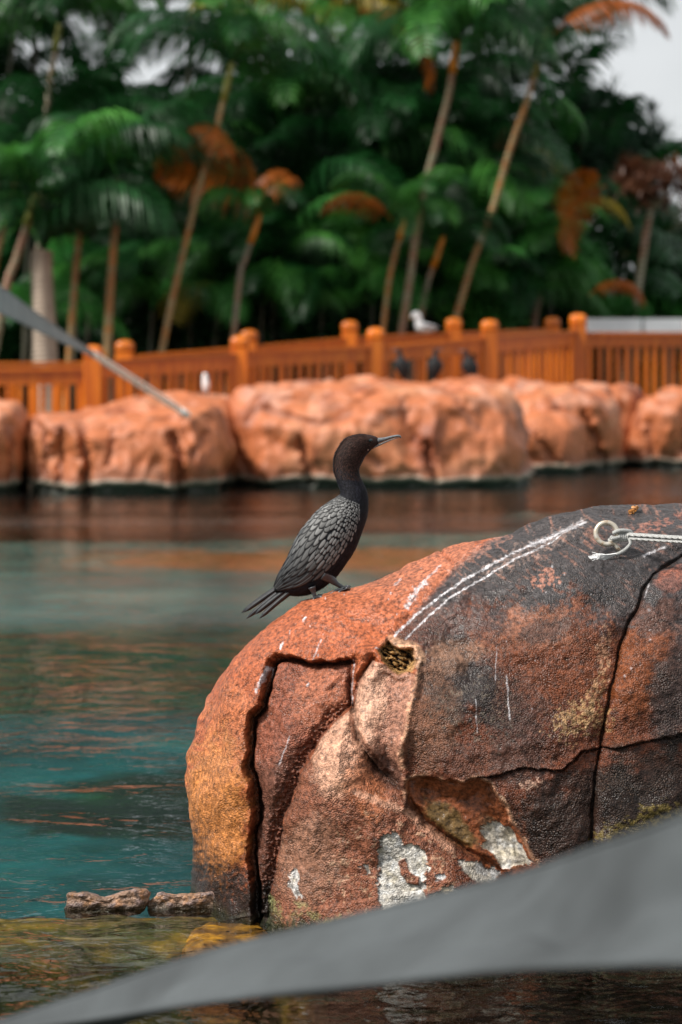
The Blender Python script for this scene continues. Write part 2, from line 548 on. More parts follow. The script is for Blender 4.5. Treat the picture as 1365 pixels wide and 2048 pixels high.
def trunk_mat(name, cols):
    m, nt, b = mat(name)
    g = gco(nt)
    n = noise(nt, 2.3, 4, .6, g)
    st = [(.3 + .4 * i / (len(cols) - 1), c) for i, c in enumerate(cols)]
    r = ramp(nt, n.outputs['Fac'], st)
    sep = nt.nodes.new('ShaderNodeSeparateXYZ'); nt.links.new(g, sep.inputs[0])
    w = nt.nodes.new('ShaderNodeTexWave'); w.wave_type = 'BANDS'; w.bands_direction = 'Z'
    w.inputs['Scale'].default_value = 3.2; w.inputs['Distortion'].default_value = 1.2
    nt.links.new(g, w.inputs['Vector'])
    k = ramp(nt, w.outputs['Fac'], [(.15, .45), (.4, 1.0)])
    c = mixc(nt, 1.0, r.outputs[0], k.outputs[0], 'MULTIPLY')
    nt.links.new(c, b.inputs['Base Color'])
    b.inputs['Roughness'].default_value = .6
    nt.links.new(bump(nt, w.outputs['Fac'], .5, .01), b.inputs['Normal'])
    return m

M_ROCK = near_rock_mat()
M_FROCK = far_rock_mat()
M_WATER = water_mat()
M_FLOOR = floor_mat()
M_WOOD = wood_mat()
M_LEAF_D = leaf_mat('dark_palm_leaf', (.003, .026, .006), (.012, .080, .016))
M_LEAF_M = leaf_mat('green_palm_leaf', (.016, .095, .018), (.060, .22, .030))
M_LEAF_B = leaf_mat('bright_palm_leaf', (.03, .16, .03), (.08, .32, .06), .35)
M_LEAF_Y = leaf_mat('yellowing_palm_leaf', (.22, .19, .02), (.42, .30, .03), .35)
M_LEAF_O = leaf_mat('dead_orange_palm_leaf', (.22, .050, .006), (.46, .12, .008), .3)
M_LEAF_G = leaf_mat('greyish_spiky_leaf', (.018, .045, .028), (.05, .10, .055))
M_LEAF_R = leaf_mat('red_brown_dry_leaf', (.07, .025, .014), (.17, .07, .035))
M_TR_G = trunk_mat('grey_green_ringed_trunk', [(.10, .12, .06), (.24, .21, .15), (.34, .15, .05)])
M_TR_P = trunk_mat('pinkish_grey_ringed_trunk', [(.32, .26, .20), (.28, .13, .07), (.26, .25, .15), (.42, .36, .28)])
M_TR_O = trunk_mat('rusty_ringed_trunk', [(.20, .20, .10), (.40, .16, .04), (.36, .29, .14), (.50, .20, .04), (.34, .29, .18)])
M_TR_D = trunk_mat('dark_stem_painted_shade', [(.03, .04, .02), (.06, .05, .025)])  # thicket shade put into the stem colour
M_TR_W = trunk_mat('pale_thick_trunk', [(.34, .27, .21), (.46, .38, .30), (.28, .24, .17)])
M_SH_O = simple('orange_crownshaft', (.50, .19, .015), .35, .35, 6)
M_SH_G = simple('green_gold_crownshaft', (.24, .24, .05), .35, .35, 6)
M_WHITE = simple('white_paint', (.88, .90, .92), .5, .06, 3)
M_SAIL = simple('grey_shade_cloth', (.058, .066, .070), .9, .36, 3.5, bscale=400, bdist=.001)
M_SOIL = simple('dark_garden_soil', (.05, .04, .028), .95, .4, 2)
M_SAIL2 = simple('grey_shade_cloth_painted_light', (.26, .28, .285), .8, .2, 3)  # same cloth made paler, its brighter lighting put into the colour
M_DECK = simple('boardwalk_timber', (.30, .16, .08), .7, .3, 5)

# ------------------------------------------------------------------ ground, pool floor, water
def sheet(name, x0, x1, y0, y1, z, m, **k):
    return link(name, mesh(name, [(x0, y0, z), (x1, y0, z), (x1, y1, z), (x0, y1, z)], [(0, 1, 2, 3)], m, False), **k)

sheet('ground', -2500, 2500, -2500, 2500, -0.78, M_SOIL, kind='structure')
sheet('pool_floor', -40, 40, 5.4, 42, -0.55, M_FLOOR, kind='structure')
M_DFLOOR = simple('weedy_dark_pool_floor', (.020, .026, .010), .9, .7, 3)
sheet('shallow_pool_floor', -40, 40, -25, 5.9, -0.50, M_DFLOOR, kind='structure')
sheet('water', -60, 60, -30, 40, 0.0, M_WATER, kind='structure')
# planted bank behind the rocks
bk = MB()
edge = [(-60, 30.2), (-3.2, 30.2), (-1.5, 31.2), (1.5, 31.8), (3.0, 36.5), (5, 38.5), (60, 39)]
v = [(x, y, .42) for x, y in edge] + [(x, 2000, .42) for x, y in (edge[0], edge[-1])]
n = len(edge)
bv = v + [(x, y, -1.0) for x, y, z in v[:n]]
bf = [tuple(list(range(n)) + [n + 1, n])] + [(n + 2 + i, n + 2 + i + 1, i + 1, i) for i in range(n - 1)]
link('planted_bank', mesh('planted_bank', bv, bf, M_SOIL, False), kind='structure')

# ------------------------------------------------------------------ rocks
def resample(outline, n, dens=None):
    """closed outline -> n points; dens[i] weights the density of segment i"""
    pts = [Vector((a, b, 0)) for a, b in outline]
    m = len(pts); fine = []; w = []
    for i in range(m):
        a, b, c, d = pts[(i - 1) % m], pts[i], pts[(i + 1) % m], pts[(i + 2) % m]
        for k in range(12):
            t = k / 12
            # centripetal-ish: plain Catmull-Rom with damped tangents
            p = 0.5 * ((2 * b) + (c - a) * t + (2 * a - 5 * b + 4 * c - d) * t * t + (3 * b - a - 3 * c + d) * t ** 3)
            q = b.lerp(c, t)
            p = p.lerp(q, .35)
            fine.append((p.x, p.y)); w.append(dens[i] if dens else 1.0)
    fine = np.array(fine + [fine[0]]); w = np.array(w)
    seg = np.hypot(*(np.diff(fine, axis=0).T)) * w
    cum = np.concatenate([[0], np.cumsum(seg)])
    s = np.linspace(0, cum[-1], n, endpoint=False)
    return np.interp(s, cum, fine[:, 0]), np.interp(s, cum, fine[:, 1])

def rock(name, outline, center, rimdepth, yc, yb, nphi, nfront, nback, dispfn, mat_, dens=None, power=2.0, parent=None, **tags):
    """a boulder: its widest section follows the outline (photograph rows/columns at real distances);
    the front bulges to yc and the back to yb"""
    ou, ov = resample(outline, nphi, dens)
    D0 = rimdepth(ou, ov)[:, None]
    th = np.concatenate([np.linspace(0.0, math.pi / 2, nfront), np.linspace(math.pi / 2, math.pi, nback + 1)[1:]])[None, :]
    th = np.clip(th, .0006, math.pi - .0006)
    rho = np.sin(th)
    cu, cv = center
    U = cu + (ou[:, None] - cu) * rho
    Vv = cv + (ov[:, None] - cv) * rho
    bulge = (1 - rho ** power) ** (1 / power)
    front = th <= math.pi / 2 + 1e-6
    Y = np.where(front, D0 - (D0 - yc) * bulge, D0 + (yb - D0) * bulge)
    # the back keeps the rim's size; the front follows the lines of sight
    Dp = np.where(front, Y, D0 + 0 * Y)
    X = (U - 682.5) / F * Dp
    Z = CAMH - (Vv - HZ) / F * Dp
    Z = Z - np.where(front, 0, .16 * (Y - D0))
    V3 = np.stack([X, Y + 0 * X, Z], -1)
    du = np.roll(V3, -1, 0) - np.roll(V3, 1, 0)
    dv = np.gradient(V3, axis=1)
    N = np.cross(du, dv)
    ln = np.linalg.norm(N, axis=2, keepdims=True)
    N = N / np.maximum(ln, 1e-12)
    ctr = V3.mean((0, 1))
    sgn = np.sign((N * (V3 - ctr)).sum(2).mean())
    N *= sgn
    for j, s in ((0, -1.0), (1, -1.0), (V3.shape[1] - 1, 1.0), (V3.shape[1] - 2, 1.0)):
        N[:, j] = (0, s, 0)
    h, alb, grain = dispfn(U, Vv, V3, front & np.ones_like(U, bool))
    # one value at each pole
    h[:, 0] = h[:, 0].mean(); h[:, -1] = h[:, -1].mean()
    w = np.clip(1.7 * np.abs(np.cos(th)), 0, .85)[..., None] * np.ones_like(N[..., :1])
    ydir = np.where((th < math.pi / 2)[..., None], np.array((0, -1.0, 0)), np.array((0, 1.0, 0)))
    Dd = N * (1 - w) + ydir * w
    V3 = V3 + Dd * h[..., None]
    me = grid_mesh(name, V3, True, mat_, {'albedo': alb.reshape(-1, 3), 'grain': grain.reshape(-1)}, flip=(sgn < 0))
    return link(name, me, parent, **tags), V3, N

class Paint:
    def __init__(s, U, V, base):
        s.U, s.V = U, V
        s.A = np.broadcast_to(np.array(base, float), U.shape + (3,)).copy()
    def put(s, m, col):
        m = np.clip(m, 0, 1)[..., None]
        s.A = s.A * (1 - m) + np.array(col) * m
    def blob(s, u, v, ru, rv, ang, nz, k=.5, soft=.25):
        a = math.radians(ang)
        du, dv = s.U - u, s.V - v
        x = du * math.cos(a) + dv * math.sin(a)
        y = -du * math.sin(a) + dv * math.cos(a)
        g = 1 - np.sqrt((x / ru) ** 2 + (y / rv) ** 2)
        return sst(-soft, soft, g + k * nz)

top_crack = [(541, 1328), (555, 1317), (581, 1317), (599, 1323), (621, 1330), (643, 1328), (673, 1326), (702, 1326)]
left_crack = [(541, 1328), (537, 1346), (530, 1383), (522, 1416), (504, 1438), (497, 1464), (497, 1504), (493, 1541), (504, 1566), (508, 1596), (511, 1629), (506, 1658), (499, 1691), (500, 1720), (508, 1790), (512, 1860)]
fold = [(702, 1420), (669, 1447), (643, 1478), (621, 1519), (599, 1552), (585, 1603), (566, 1640), (555, 1713), (541, 1790), (538, 1850)]
panel = top_crack + [(703, 1370)] + fold + [(512, 1860)] + left_crack[::-1][1:-1]
fold2 = [(746, 1321), (717, 1365), (707, 1420), (713, 1464), (731, 1504), (760, 1545), (805, 1585), (822, 1618), (860, 1660), (905, 1690), (954, 1722), (998, 1750), (1040, 1790)]
ridge = [(834, 1350), (823, 1405), (810, 1471), (801, 1511), (808, 1559), (813, 1611)]
c1 = [(1500, 1060), (1365, 1114), (1309, 1149), (1288, 1182), (1276, 1215), (1255, 1257), (1243, 1294), (1235, 1331), (1226, 1372), (1214, 1426), (1204, 1497), (1194, 1554), (1187, 1620), (1185, 1700), (1186, 1800)]
c2 = [(958, 1556), (972, 1554), (1011, 1549), (1055, 1536), (1090, 1541), (1125, 1543), (1147, 1527), (1169, 1508), (1196, 1501), (1240, 1497), (1284, 1486), (1314, 1479), (1365, 1470), (1480, 1440)]
c3 = [(809, 1563), (853, 1554), (897, 1563), (932, 1563), (958, 1552), (985, 1571), (1011, 1607), (1029, 1646), (1051, 1681), (1073, 1725), (1095, 1780)]
hollow = c3 + [(1040, 1790), (998, 1752), (954, 1725), (897, 1690), (853, 1664), (815, 1611)]
hole = [(757, 1300), (775, 1283), (800, 1295), (826, 1300), (836, 1322), (822, 1345), (800, 1350), (775, 1335)]
lobe_line = [(1010, 1052), (965, 1095), (905, 1140), (862, 1190), (820, 1240), (778, 1285)]
W1 = [(765, 1664), (787, 1659), (805, 1686), (831, 1690), (853, 1703), (857, 1734), (848, 1773), (853, 1795), (813, 1813), (765, 1812), (752, 1790), (762, 1740), (760, 1700)]
W1b = [(800, 1716), (815, 1712), (820, 1740), (840, 1752), (838, 1768), (815, 1762), (800, 1745)]
W2 = [(958, 1664), (985, 1648), (1020, 1659), (1037, 1686), (1068, 1730), (1046, 1743), (1011, 1747), (985, 1716), (960, 1700), (972, 1688)]
W3 = [(919, 1721), (963, 1730), (1002, 1752), (990, 1765), (958, 1766), (925, 1745)]
W4 = [(870, 1742), (890, 1738), (893, 1752), (875, 1755)]
W5 = [(578, 1745), (592, 1735), (603, 1750), (600, 1775), (612, 1790), (590, 1792), (575, 1775)]
W7 = [(860, 1775), (885, 1768), (930, 1772), (915, 1800), (868, 1806)]
W8 = [(985, 1742), (1006, 1752), (1000, 1764), (980, 1756)]
W6 = [(722, 1730), (735, 1727), (737, 1742), (726, 1747)]

def near_disp(U, V, P3, front):
    wv_ = 1 + .55 * fbm(U / 45, V / 45, 0 * U + 2, 3)
    X, Y, Z = P3[..., 0], P3[..., 1], P3[..., 2]
    n_j = fbm(U / 34, V / 34, 0 * U, 4)            # jagged edges
    n_j2 = fbm(U / 34 + 40, V / 34, 0 * U, 4)
    n_m = fbm(X / .10, Y / .10, Z / .10, 4)
    n_l = fbm(X / .34, Y / .34, Z / .34, 3)
    n_f = fbm(X / .021, Y / .021, Z / .021, 3, .6)
    Uj, Vj = U + n_j * 4.5, V + n_j2 * 4.5
    h = .024 * n_l + .0085 * n_m + .0016 * n_f
    fr = np.ones_like(X)
    # the panel set back behind the two cracks
    sp = sdpoly(panel, Uj, Vj)
    dl, _ = polydist(left_crack, Uj, Vj); dt, _ = polydist(top_crack, Uj, Vj)
    df, sf = polydist(fold, Uj, Vj)
    h += fr * (-.040 * sst(-1, 4, sp) + .022 * sst(8, 60, sp))
    h += fr * (-.060 * np.exp(-((dl - 2) / (5.0 * wv_)) ** 2) - .050 * np.exp(-(np.abs(dt - 1) / (5.0 * wv_)) ** 2))
    # rough broken band along the fold, then the swelling column beside it
    band = np.exp(-((df - 12) / 12.0) ** 2) * (sp > 0)
    h += fr * band * (-.012 + .010 * fbm(U / 7, V / 7, 0 * U, 2))
    h += fr * (-.014 * np.exp(-(df / 7) ** 2))
    d2, s2 = polydist(fold2, Uj, Vj)
    col = inside(fold + [(538, 1900), (1100, 1900), (1040, 1790)] + fold2[::-1][:-2], U, V)
    dcol = np.minimum(df, d2)
    h += fr * col * (.050 * sst(0, 70, dcol))
    h += fr * (-.026 * np.exp(-(d2 / 9.5) ** 2))
    h += fr * (-.022 * np.exp(-((np.hypot((U - 772) / 1.3, (V - 1545) / 1.3)) / 28) ** 2))
    # facet between fold2 and the ridge
    fac = inside([(746, 1321)] + ridge + fold2[1:7][::-1], U, V)
    dr, sr = polydist(ridge, Uj, Vj)
    h += fr * np.where(fac, -.020 * sst(0, 45, np.minimum(d2, dr)) + .018 * np.exp(-((U - 745) / 28) ** 2), 0)
    h += fr * .016 * np.exp(-(dr / 11) ** 2)
    # main cracks
    d1, s1 = polydist(c1, Uj * .6 + U * .4, Vj * .6 + V * .4); dd2, ss2 = polydist(c2, Uj, Vj); d3, s3 = polydist(c3, Uj, Vj)
    h += fr * (-.020 * np.exp(-(d1 / (2.7 * wv_)) ** 2) - .012 * np.exp(-(d1 / 22) ** 2))
    h += fr * (.010 * sst(0, 14, d1) * (s1 < 0) - .004)
    h += fr * (-.016 * np.exp(-(dd2 / (2.3 * wv_)) ** 2))
    h += fr * (.009 * np.exp(-(dd2 / 14) ** 2) * (ss2 < 0))
    sh = sdpoly(hollow, Uj, Vj)
    h += fr * (-.026 * sst(-2, 8, sh) - .022 * sst(5, 45, sh))
    # the broken hollow crust
    so = sdpoly(hole, Uj, Vj)
    jag = fbm((U + .5 * V) / 15, (V - .5 * U) / 6.5, 0 * U, 3)
    h += fr * (-.040 * sst(-2, 7, so) + sst(-3, 5, so) * .022 * jag)
    h += fr * .010 * np.exp(-((so + 6) / 6.0) ** 2)
    h += fr * .020 * np.exp(-(((U - 728) / 17) ** 2 + ((V - 1306) / 13) ** 2))
    dvc, _ = polydist([(712, 1318), (704, 1346), (700, 1385), (705, 1425)], Uj, Vj)
    h += fr * (-.022 * np.exp(-(dvc / 6.5) ** 2))
    # the perch lobe stands a little proud of the dark top
    dlb, slb = polydist(lobe_line, U, V)
    reg = (U < 1010) & (V < 1300)
    h += fr * np.where(reg, np.where(slb > 0, 1, -1) * 0.0, 0) - fr * reg * .010 * sst(1070, 1150, V) * np.exp(-(dlb / 16) ** 2)
    dcr, _ = polydist([(884, 1103), (893, 1112), (906, 1124)], Uj, Vj)
    h += fr * (-.010 * np.exp(-(dcr / 2.6) ** 2))
    # dents in the dark face
    for (a, b, r, k) in ((925, 1300, 34, -.016), (955, 1345, 40, -.020), (915, 1325, 18, .014), (1090, 1270, 60, .014), (1130, 1590, 70, -.012),
                         (860, 1580, 20, -.012), (1060, 1590, 50, .01), (1280, 1400, 80, .018), (430, 1500, 45, -.010), (410, 1600, 50, .012)):
        h += fr * k * np.exp(-((U - a) ** 2 + (V - b) ** 2) / r ** 2)
    # ---------------------------------------------------------------- paint and stains
    big = fbm(U / 70, V / 70, 0 * U + 3, 4)
    mid = fbm(U / 28, V / 28, 0 * U + 9, 4)
    fin = fbm(U / 9, V / 9, 0 * U + 5, 3, .6)
    st = fbm((U * .80 + V * .60) / 60, (-U * .60 + V * .80) / 9, 0 * U, 3)       # runs down-left
    p = Paint(U, V, (.36, .095, .036))
    wig = big * .5 + mid * .35 + fin * .3
    ORANGE, BROWN, GREY, PALE, PINK, BLACK, AMBER = (.42, .125, .045), (.150, .042, .018), (.050, .046, .048), (.62, .33, .20), (.34, .15, .10), (.018, .015, .013), (.50, .20, .055)
    # left column turns amber lower down, black at the waterline
    p.put(.55 * sst(1250, 1150, V + 0 * U) * (U < 950), (.40, .15, .085))
    p.put(p.blob(430, 1620, 62, 150, 0, wig) * .8, AMBER)
    p.put(p.blob(450, 1480, 50, 120, 10, wig) * .35, (.46, .17, .07))
    # panel: pinkish brown, wet and dull
    p.put(sst(-1, 3, sp) * .9, (.21, .070, .042))
    p.put(p.blob(640, 1400, 60, 60, -50, wig) * sst(0, 3, sp) * .6, (.38, .13, .065))
    p.put(p.blob(545, 1640, 60, 130, 8, wig) * sst(0, 3, sp) * .75, (.13, .060, .042))
    p.put(band * .5, (.20, .06, .03))
    # swelling column
    p.put(col * .9, (.20, .075, .042))
    p.put(col * p.blob(690, 1500, 58, 80, 20, wig) * .9, (.60, .33, .22))  # pale peach, with the column's highlights put into the colour
    p.put(col * p.blob(735, 1570, 40, 70, -10, wig) * .7, (.36, .12, .05))
    p.put(col * p.blob(620, 1720, 70, 90, 10, wig) * .4, (.36, .21, .14))
    # facet
    p.put(fac * .9, (.34, .17, .115))
    p.put(fac * p.blob(740, 1410, 34, 80, 10, wig) * .8, (.66, .38, .26))
    p.put(p.blob(775, 1548, 48, 26, 45, wig) * .8, (.085, .04, .03))
    # main mass: brown with grey weathering on top
    mass = ((U > 800) & (V > 1150)) | (V > 1700) & (U > 1050) | (U > 1000)
    rd = np.where(slb < 0, -dlb, dlb)
    mm = sst(-8, 8, np.where(U > 1010, 60, np.where(V < 1290, -rd, np.where((dr > 0) & (V < 1620), (U - np.interp(V, [r_[1] for r_ in ridge], [r_[0] for r_ in ridge])), U - 905))))
    mm = mm * fr * (1 - np.clip(sst(-2, 4, sh), 0, 1))
    p.put(mm, BROWN)
    g1 = sst(1330, 1180, V - (U - 1100) * .10 + 70 * wig)
    p.put(mm * g1 * .95, (.060, .056, .058))
    p.put(mm * g1 * sst(.25, .75, st + .4 * fin) * .55, (.42, .20, .14))
    p.put(mm * p.blob(930, 1350, 120, 85, 30, wig, .7) * .9, (.018, .016, .017))
    p.put(mm * p.blob(1060, 1640, 60, 60, 0, wig, .8) * .5, (.17, .05, .02))
    p.put(mm * p.blob(1180, 1170, 150, 50, -15, wig, .7) * .6, (.05, .047, .05))
    p.put(mm * p.blob(1120, 1330, 150, 120, 20, wig, .8) * .85, (.19, .052, .018))
    p.put(mm * p.blob(1070, 1255, 75, 42, -10, wig, .9) * .6, (.34, .14, .08))
    p.put(mm * p.blob(1090, 1262, 60, 20, -20, wig, .9) * .6, (.035, .032, .033))
    p.put(mm * p.blob(900, 1300, 50, 60, 0, wig, .8) * sst(1270, 1300, V + 0 * U) * .35, PALE)
    p.put(mm * p.blob(860, 1420, 60, 130, 5, wig, .7) * .55, (.30, .145, .085))
    p.put(mm * p.blob(980, 1520, 120, 45, 0, wig, .8) * .5, (.13, .055, .035))
    p.put(mm * p.blob(1180, 1640, 150, 100, 0, wig, .6) * .7, (.040, .018, .012))
    p.put(mm * p.blob(1040, 1480, 60, 80, 0, wig, .8) * .4, (.07, .045, .04))
    right = (s1 < 0) if False else (U > np.interp(V, [q[1] for q in c1], [q[0] for q in c1]))
    p.put(mm * right * p.blob(1290, 1330, 60, 130, 15, wig, .8) * .8, (.27, .075, .022))
    p.put(mm * right * p.blob(1350, 1390, 50, 120, 5, wig, .8) * .85, (.030, .026, .026))
    p.put(mm * right * p.blob(1325, 1600, 110, 110, 0, wig, .6) * .75, (.028, .020, .016))
    p.put(mm * right * p.blob(1340, 1160, 40, 22, -15, wig, .9) * .8, (.45, .14, .08))
    p.put(mm * right * p.blob(1330, 1210, 70, 60, -15, wig, .9) * .6, (.060, .055, .058))
    p.put(mm * p.blob(1250, 1660, 240, 130, -12, wig, .5) * .72, (.022, .013, .010))  # shade of the lower right underside put into the colour
    p.put(mm * p.blob(1000, 1400, 150, 60, 20, wig, .9) * .4, (.028, .024, .024))
    # bright scuffs
    for (a, b, ra, rb, an, c, k) in ((1092, 1162, 22, 14, -20, (.50, .22, .15), .9), (1300, 1050, 60, 10, -20, (.42, .17, .12), .7), (1240, 1060, 50, 8, -22, (.40, .2, .15), .3),
                                     (1185, 1400, 12, 70, 22, (.62, .36, .18), .55), (1160, 1440, 55, 26, -10, (.55, .33, .15), .75), (960, 1100, 60, 10, -35, (.45, .22, .16), .6),
                                     (1000, 1600, 10, 9, 0, (.70, .42, .26), 1), (1060, 1568, 18, 6, -15, (.70, .42, .30), .8), (1300, 1640, 90, 20, -20, (.30, .22, .05), .6),
                                     (1210, 1300, 12, 40, 0, (.55, .30, .18), .6), (1055, 1100, 90, 16, -27, (.5, .34, .28), .35)):
        sc_ = p.blob(a, b, ra, rb, an, wig + .5 * fin, 1.1, .12)
        p.put(sc_ * k * sst(-.25, .35, fin + .2), c)
    p.put(mm * sst(.1, .8, fin + .5 * mid) * p.blob(960, 1420, 70, 70, 0, wig, .7) * .5, (.20, .17, .13))
    # the hollow: smooth burnt orange, mossy underneath
    p.put(sst(-2, 3, sh), (.235, .070, .026))
    p.put(sst(0, 4, sh) * p.blob(905, 1655, 70, 24, 38, wig, .6) * .8, (.10, .075, .025))
    p.put(sst(0, 4, sh) * p.blob(1000, 1690, 60, 24, 48, wig, .5) * .5, (.25, .2, .12))
    # pale lip along the ridges and cracks
    for poly_, dd, k in ((ridge, dr, .7), (c3, d3, .75)):
        p.put(sst(8, 2, dd + 3 * fin) * k * sst(-.3, .3, mid), (.66, .36, .22))
    lip2, _ = polydist([(713, 1580), (760, 1600), (815, 1625), (860, 1668), (905, 1700)], Uj, Vj)
    p.put(sst(10, 3, lip2 + 4 * fin) * .6, (.60, .33, .22))
    low = [(690, 1600), (800, 1640), (900, 1700), (1010, 1760), (1040, 1830), (680, 1850), (640, 1800)]
    # crust in the hole
    p.put(sst(-3, 2, so), (.33, .19, .07)); p.put(sst(0, 4, so) * sst(.0, .35, -jag), (.03, .018, .012))
    p.put(sst(14, 4, np.abs(so + 6)) * p.blob(835, 1290, 55, 40, 0, wig) * .8, (.62, .36, .22))
    # shed render: bare grey and cream cement
    ws = 0
    for W, c in ((W1, (.50, .47, .42)), (W2, (.55, .50, .42)), (W3, (.46, .42, .36)), (W4, (.55, .55, .55)), (W5, (.5, .47, .44)), (W6, (.6, .56, .5)), (W7, (.5, .40, .28)), (W8, (.55, .53, .5))):
        sd = sdpoly(W, U + 7 * n_j + 5 * fin, V + 7 * n_j2 + 5 * fin)
        if W is W1:
            sd = np.minimum(sd, -sdpoly(W1b, U + 6 * n_j, V + 6 * n_j2))
        mk = sst(-1, 1.5, sd)
        cc = np.array(c)
        p.put(mk, c)
        p.put(mk * sst(.0, .5, mid + .3 * fin) * .5, (.60, .62, .64))
        p.put(mk * sst(.25, .6, -mid + .4 * fin) * .4, (.42, .36, .22))
        h -= fr * mk * .006
        ws = np.maximum(ws, mk)
    p.put(inside(low, U, V) * sst(.25, .5, mid * .7 + fin * .6) * .55 * (1 - ws), (.52, .33, .21))
    p.A *= (1 - .30 * np.clip(mm, 0, 1) * sst(0, .4, 1 - 0 * mm))[..., None]
    # grime in the cracks, with their shade painted into the colour
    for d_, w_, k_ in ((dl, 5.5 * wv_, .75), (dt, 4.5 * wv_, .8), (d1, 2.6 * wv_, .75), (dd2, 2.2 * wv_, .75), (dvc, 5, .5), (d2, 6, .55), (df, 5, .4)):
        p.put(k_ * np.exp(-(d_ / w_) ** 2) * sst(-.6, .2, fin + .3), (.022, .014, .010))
    # bird droppings: long runs and drops
    def run(poly, w, k, seed):
        d_, _ = polydist(poly, U + 2.0 * n_j, V + 2.0 * n_j2)
        return sst(w, w * .3, d_ + w * .7 * fbm(U / 9 + seed, V / 9, 0 * U, 3)) * k * (.45 + .55 * sst(-.5, .15, fbm(U / 5, V / 5, 0 * U + seed, 2)))
    gw = (.56, .54, .56)
    for poly, w, k in (([(1172, 1043), (1120, 1062), (1060, 1088), (985, 1128), (930, 1158), (880, 1192), (830, 1232), (790, 1272)], 3.6, .9),
                       ([(1150, 1052), (1095, 1085), (1030, 1118), (960, 1160), (905, 1192), (868, 1222), (812, 1278)], 2.8, .85),
                       ([(1165, 1044), (1130, 1056), (1095, 1072), (1065, 1084)], 8.5, .6),
                       ([(850, 1165), (835, 1180), (822, 1198), (814, 1212)], 8.0, .75), ([(880, 1128), (862, 1148), (848, 1162)], 4, .5),
                       ([(533, 1335), (527, 1352), (519, 1368), (512, 1384)], 4.2, .95), ([(538, 1330), (536, 1362)], 1.6, .6),
                       ([(566, 1285), (562, 1298)], 3, .9), ([(580, 1262), (579, 1268)], 2.2, .9), ([(612, 1238), (608, 1242)], 3.2, .95),
                       ([(640, 1280), (632, 1302), (626, 1318)], 2, .5), ([(800, 1160), (792, 1170)], 4, .5), ([(708, 1320), (706, 1345), (703, 1380), (704, 1412)], 2.6, .55),
                       ([(578, 1476), (572, 1492), (560, 1522), (556, 1532)], 2.0, .75), ([(616, 1368), (613, 1374)], 2.4, .9),
                       ([(1014, 1350), (1016, 1395), (1020, 1437)], 2.0, .75), ([(994, 1290), (992, 1360)], 1.2, .5), ([(952, 1400), (955, 1465)], 1.4, .5),
                       ([(1290, 1110), (1310, 1103), (1330, 1095)], 3.6, .7), ([(760, 1300), (752, 1295)], 3, .6),
                       ([(1300, 1168), (1290, 1195)], 1.5, .5)):
        p.put(run(poly, w, k, poly[0][0] * .1) * fr, gw)
    for _ in range(46):
        a_, b_ = random.uniform(560, 1340), random.uniform(1040, 1420)
        r_ = random.choice((1.2, 1.6, 2.4)); q_ = (a_ + b_ * 1.7) > 2700 and a_ > 600 or random.random() < .3
        if q_: p.put(sst(r_, r_ * .4, np.hypot(U - a_, (V - b_) / 1.6)) * .55, gw)
    # grime at the waterline
    wz = Z + .02 * n_m
    p.put(sst(.22, .05, Z + .06 * big + .06 * fin) * sst(560, 530, U) * .97, (.010, .008, .007))
    p.put(sst(.05, .015, wz + .02 * fin) * (U >= 530) * .9, (.040, .045, .020))
    p.put(sst(.065, .05, wz) * sst(.03, .045, wz) * (U >= 530) * sst(-.1, .4, mid + .5 * fin) * .6, (.24, .26, .10))
    p.put(sst(.02, -.02, wz), (.030, .028, .014))
    grain = np.ones_like(U)
    grain = grain * (1 - .65 * np.clip(sst(-2, 4, sh), 0, 1))          # the hollow is smoother
    grain = grain * (1 - .55 * sst(1420, 1180, V + .3 * (700 - U)) * sst(1080, 900, U))
    grain = grain * (1 - .5 * ws)
    grain = grain + .5 * col + .35 * mm * sst(1200, 1400, V)
    grain = grain * (1 + .75 * fbm(X / .07, Y / .07, Z / .07, 4))
    return h, p.A, np.clip(grain, .12, 2.0)

near_outline = [(388, 1790), (396, 1745), (392, 1690), (385, 1640), (383, 1560), (386, 1510), (398, 1462), (418, 1405), (440, 1360), (468, 1315), (500, 1278), (545, 1245), (600, 1213), (650, 1192), (700, 1178), (760, 1156), (810, 1132), (860, 1108), (920, 1082), (1000, 1063), (1060, 1047), (1120, 1034), (1180, 1020), (1250, 1011), (1365, 1008),
                (1480, 1015), (1650, 1060), (1800, 1150), (1950, 1330), (2010, 1550), (2000, 1900), (1850, 2150), (1400, 2230), (900, 2200), (600, 2120), (440, 2000), (392, 1880)]
near_dens = [1.0] * 24 + [.35, .2, .12, .12, .12, .12, .12, .12, .12, .12, .2, .4, .6]
def near_rim(u, v):
    d = 6.26 + .00022 * np.clip(u - 650, 0, 900) * (v < 1500)
    return np.where(v > 1850, 6.2, d)
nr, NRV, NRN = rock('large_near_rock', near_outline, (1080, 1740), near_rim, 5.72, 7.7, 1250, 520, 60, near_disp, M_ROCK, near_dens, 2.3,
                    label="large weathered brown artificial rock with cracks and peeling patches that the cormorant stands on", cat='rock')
def on_near(u, v):
    """point of the near rock's front seen at (u, v)"""
    f = NRV[:, :520].reshape(-1, 3)
    pu = f[:, 0] / f[:, 1] * F + 682.5
    pv = (CAMH - f[:, 2]) / f[:, 1] * F + HZ
    i = np.argmin((pu - u) ** 2 + (pv - v) ** 2)
    return Vector(f[i]), Vector(NRN[:, :520].reshape(-1, 3)[i])

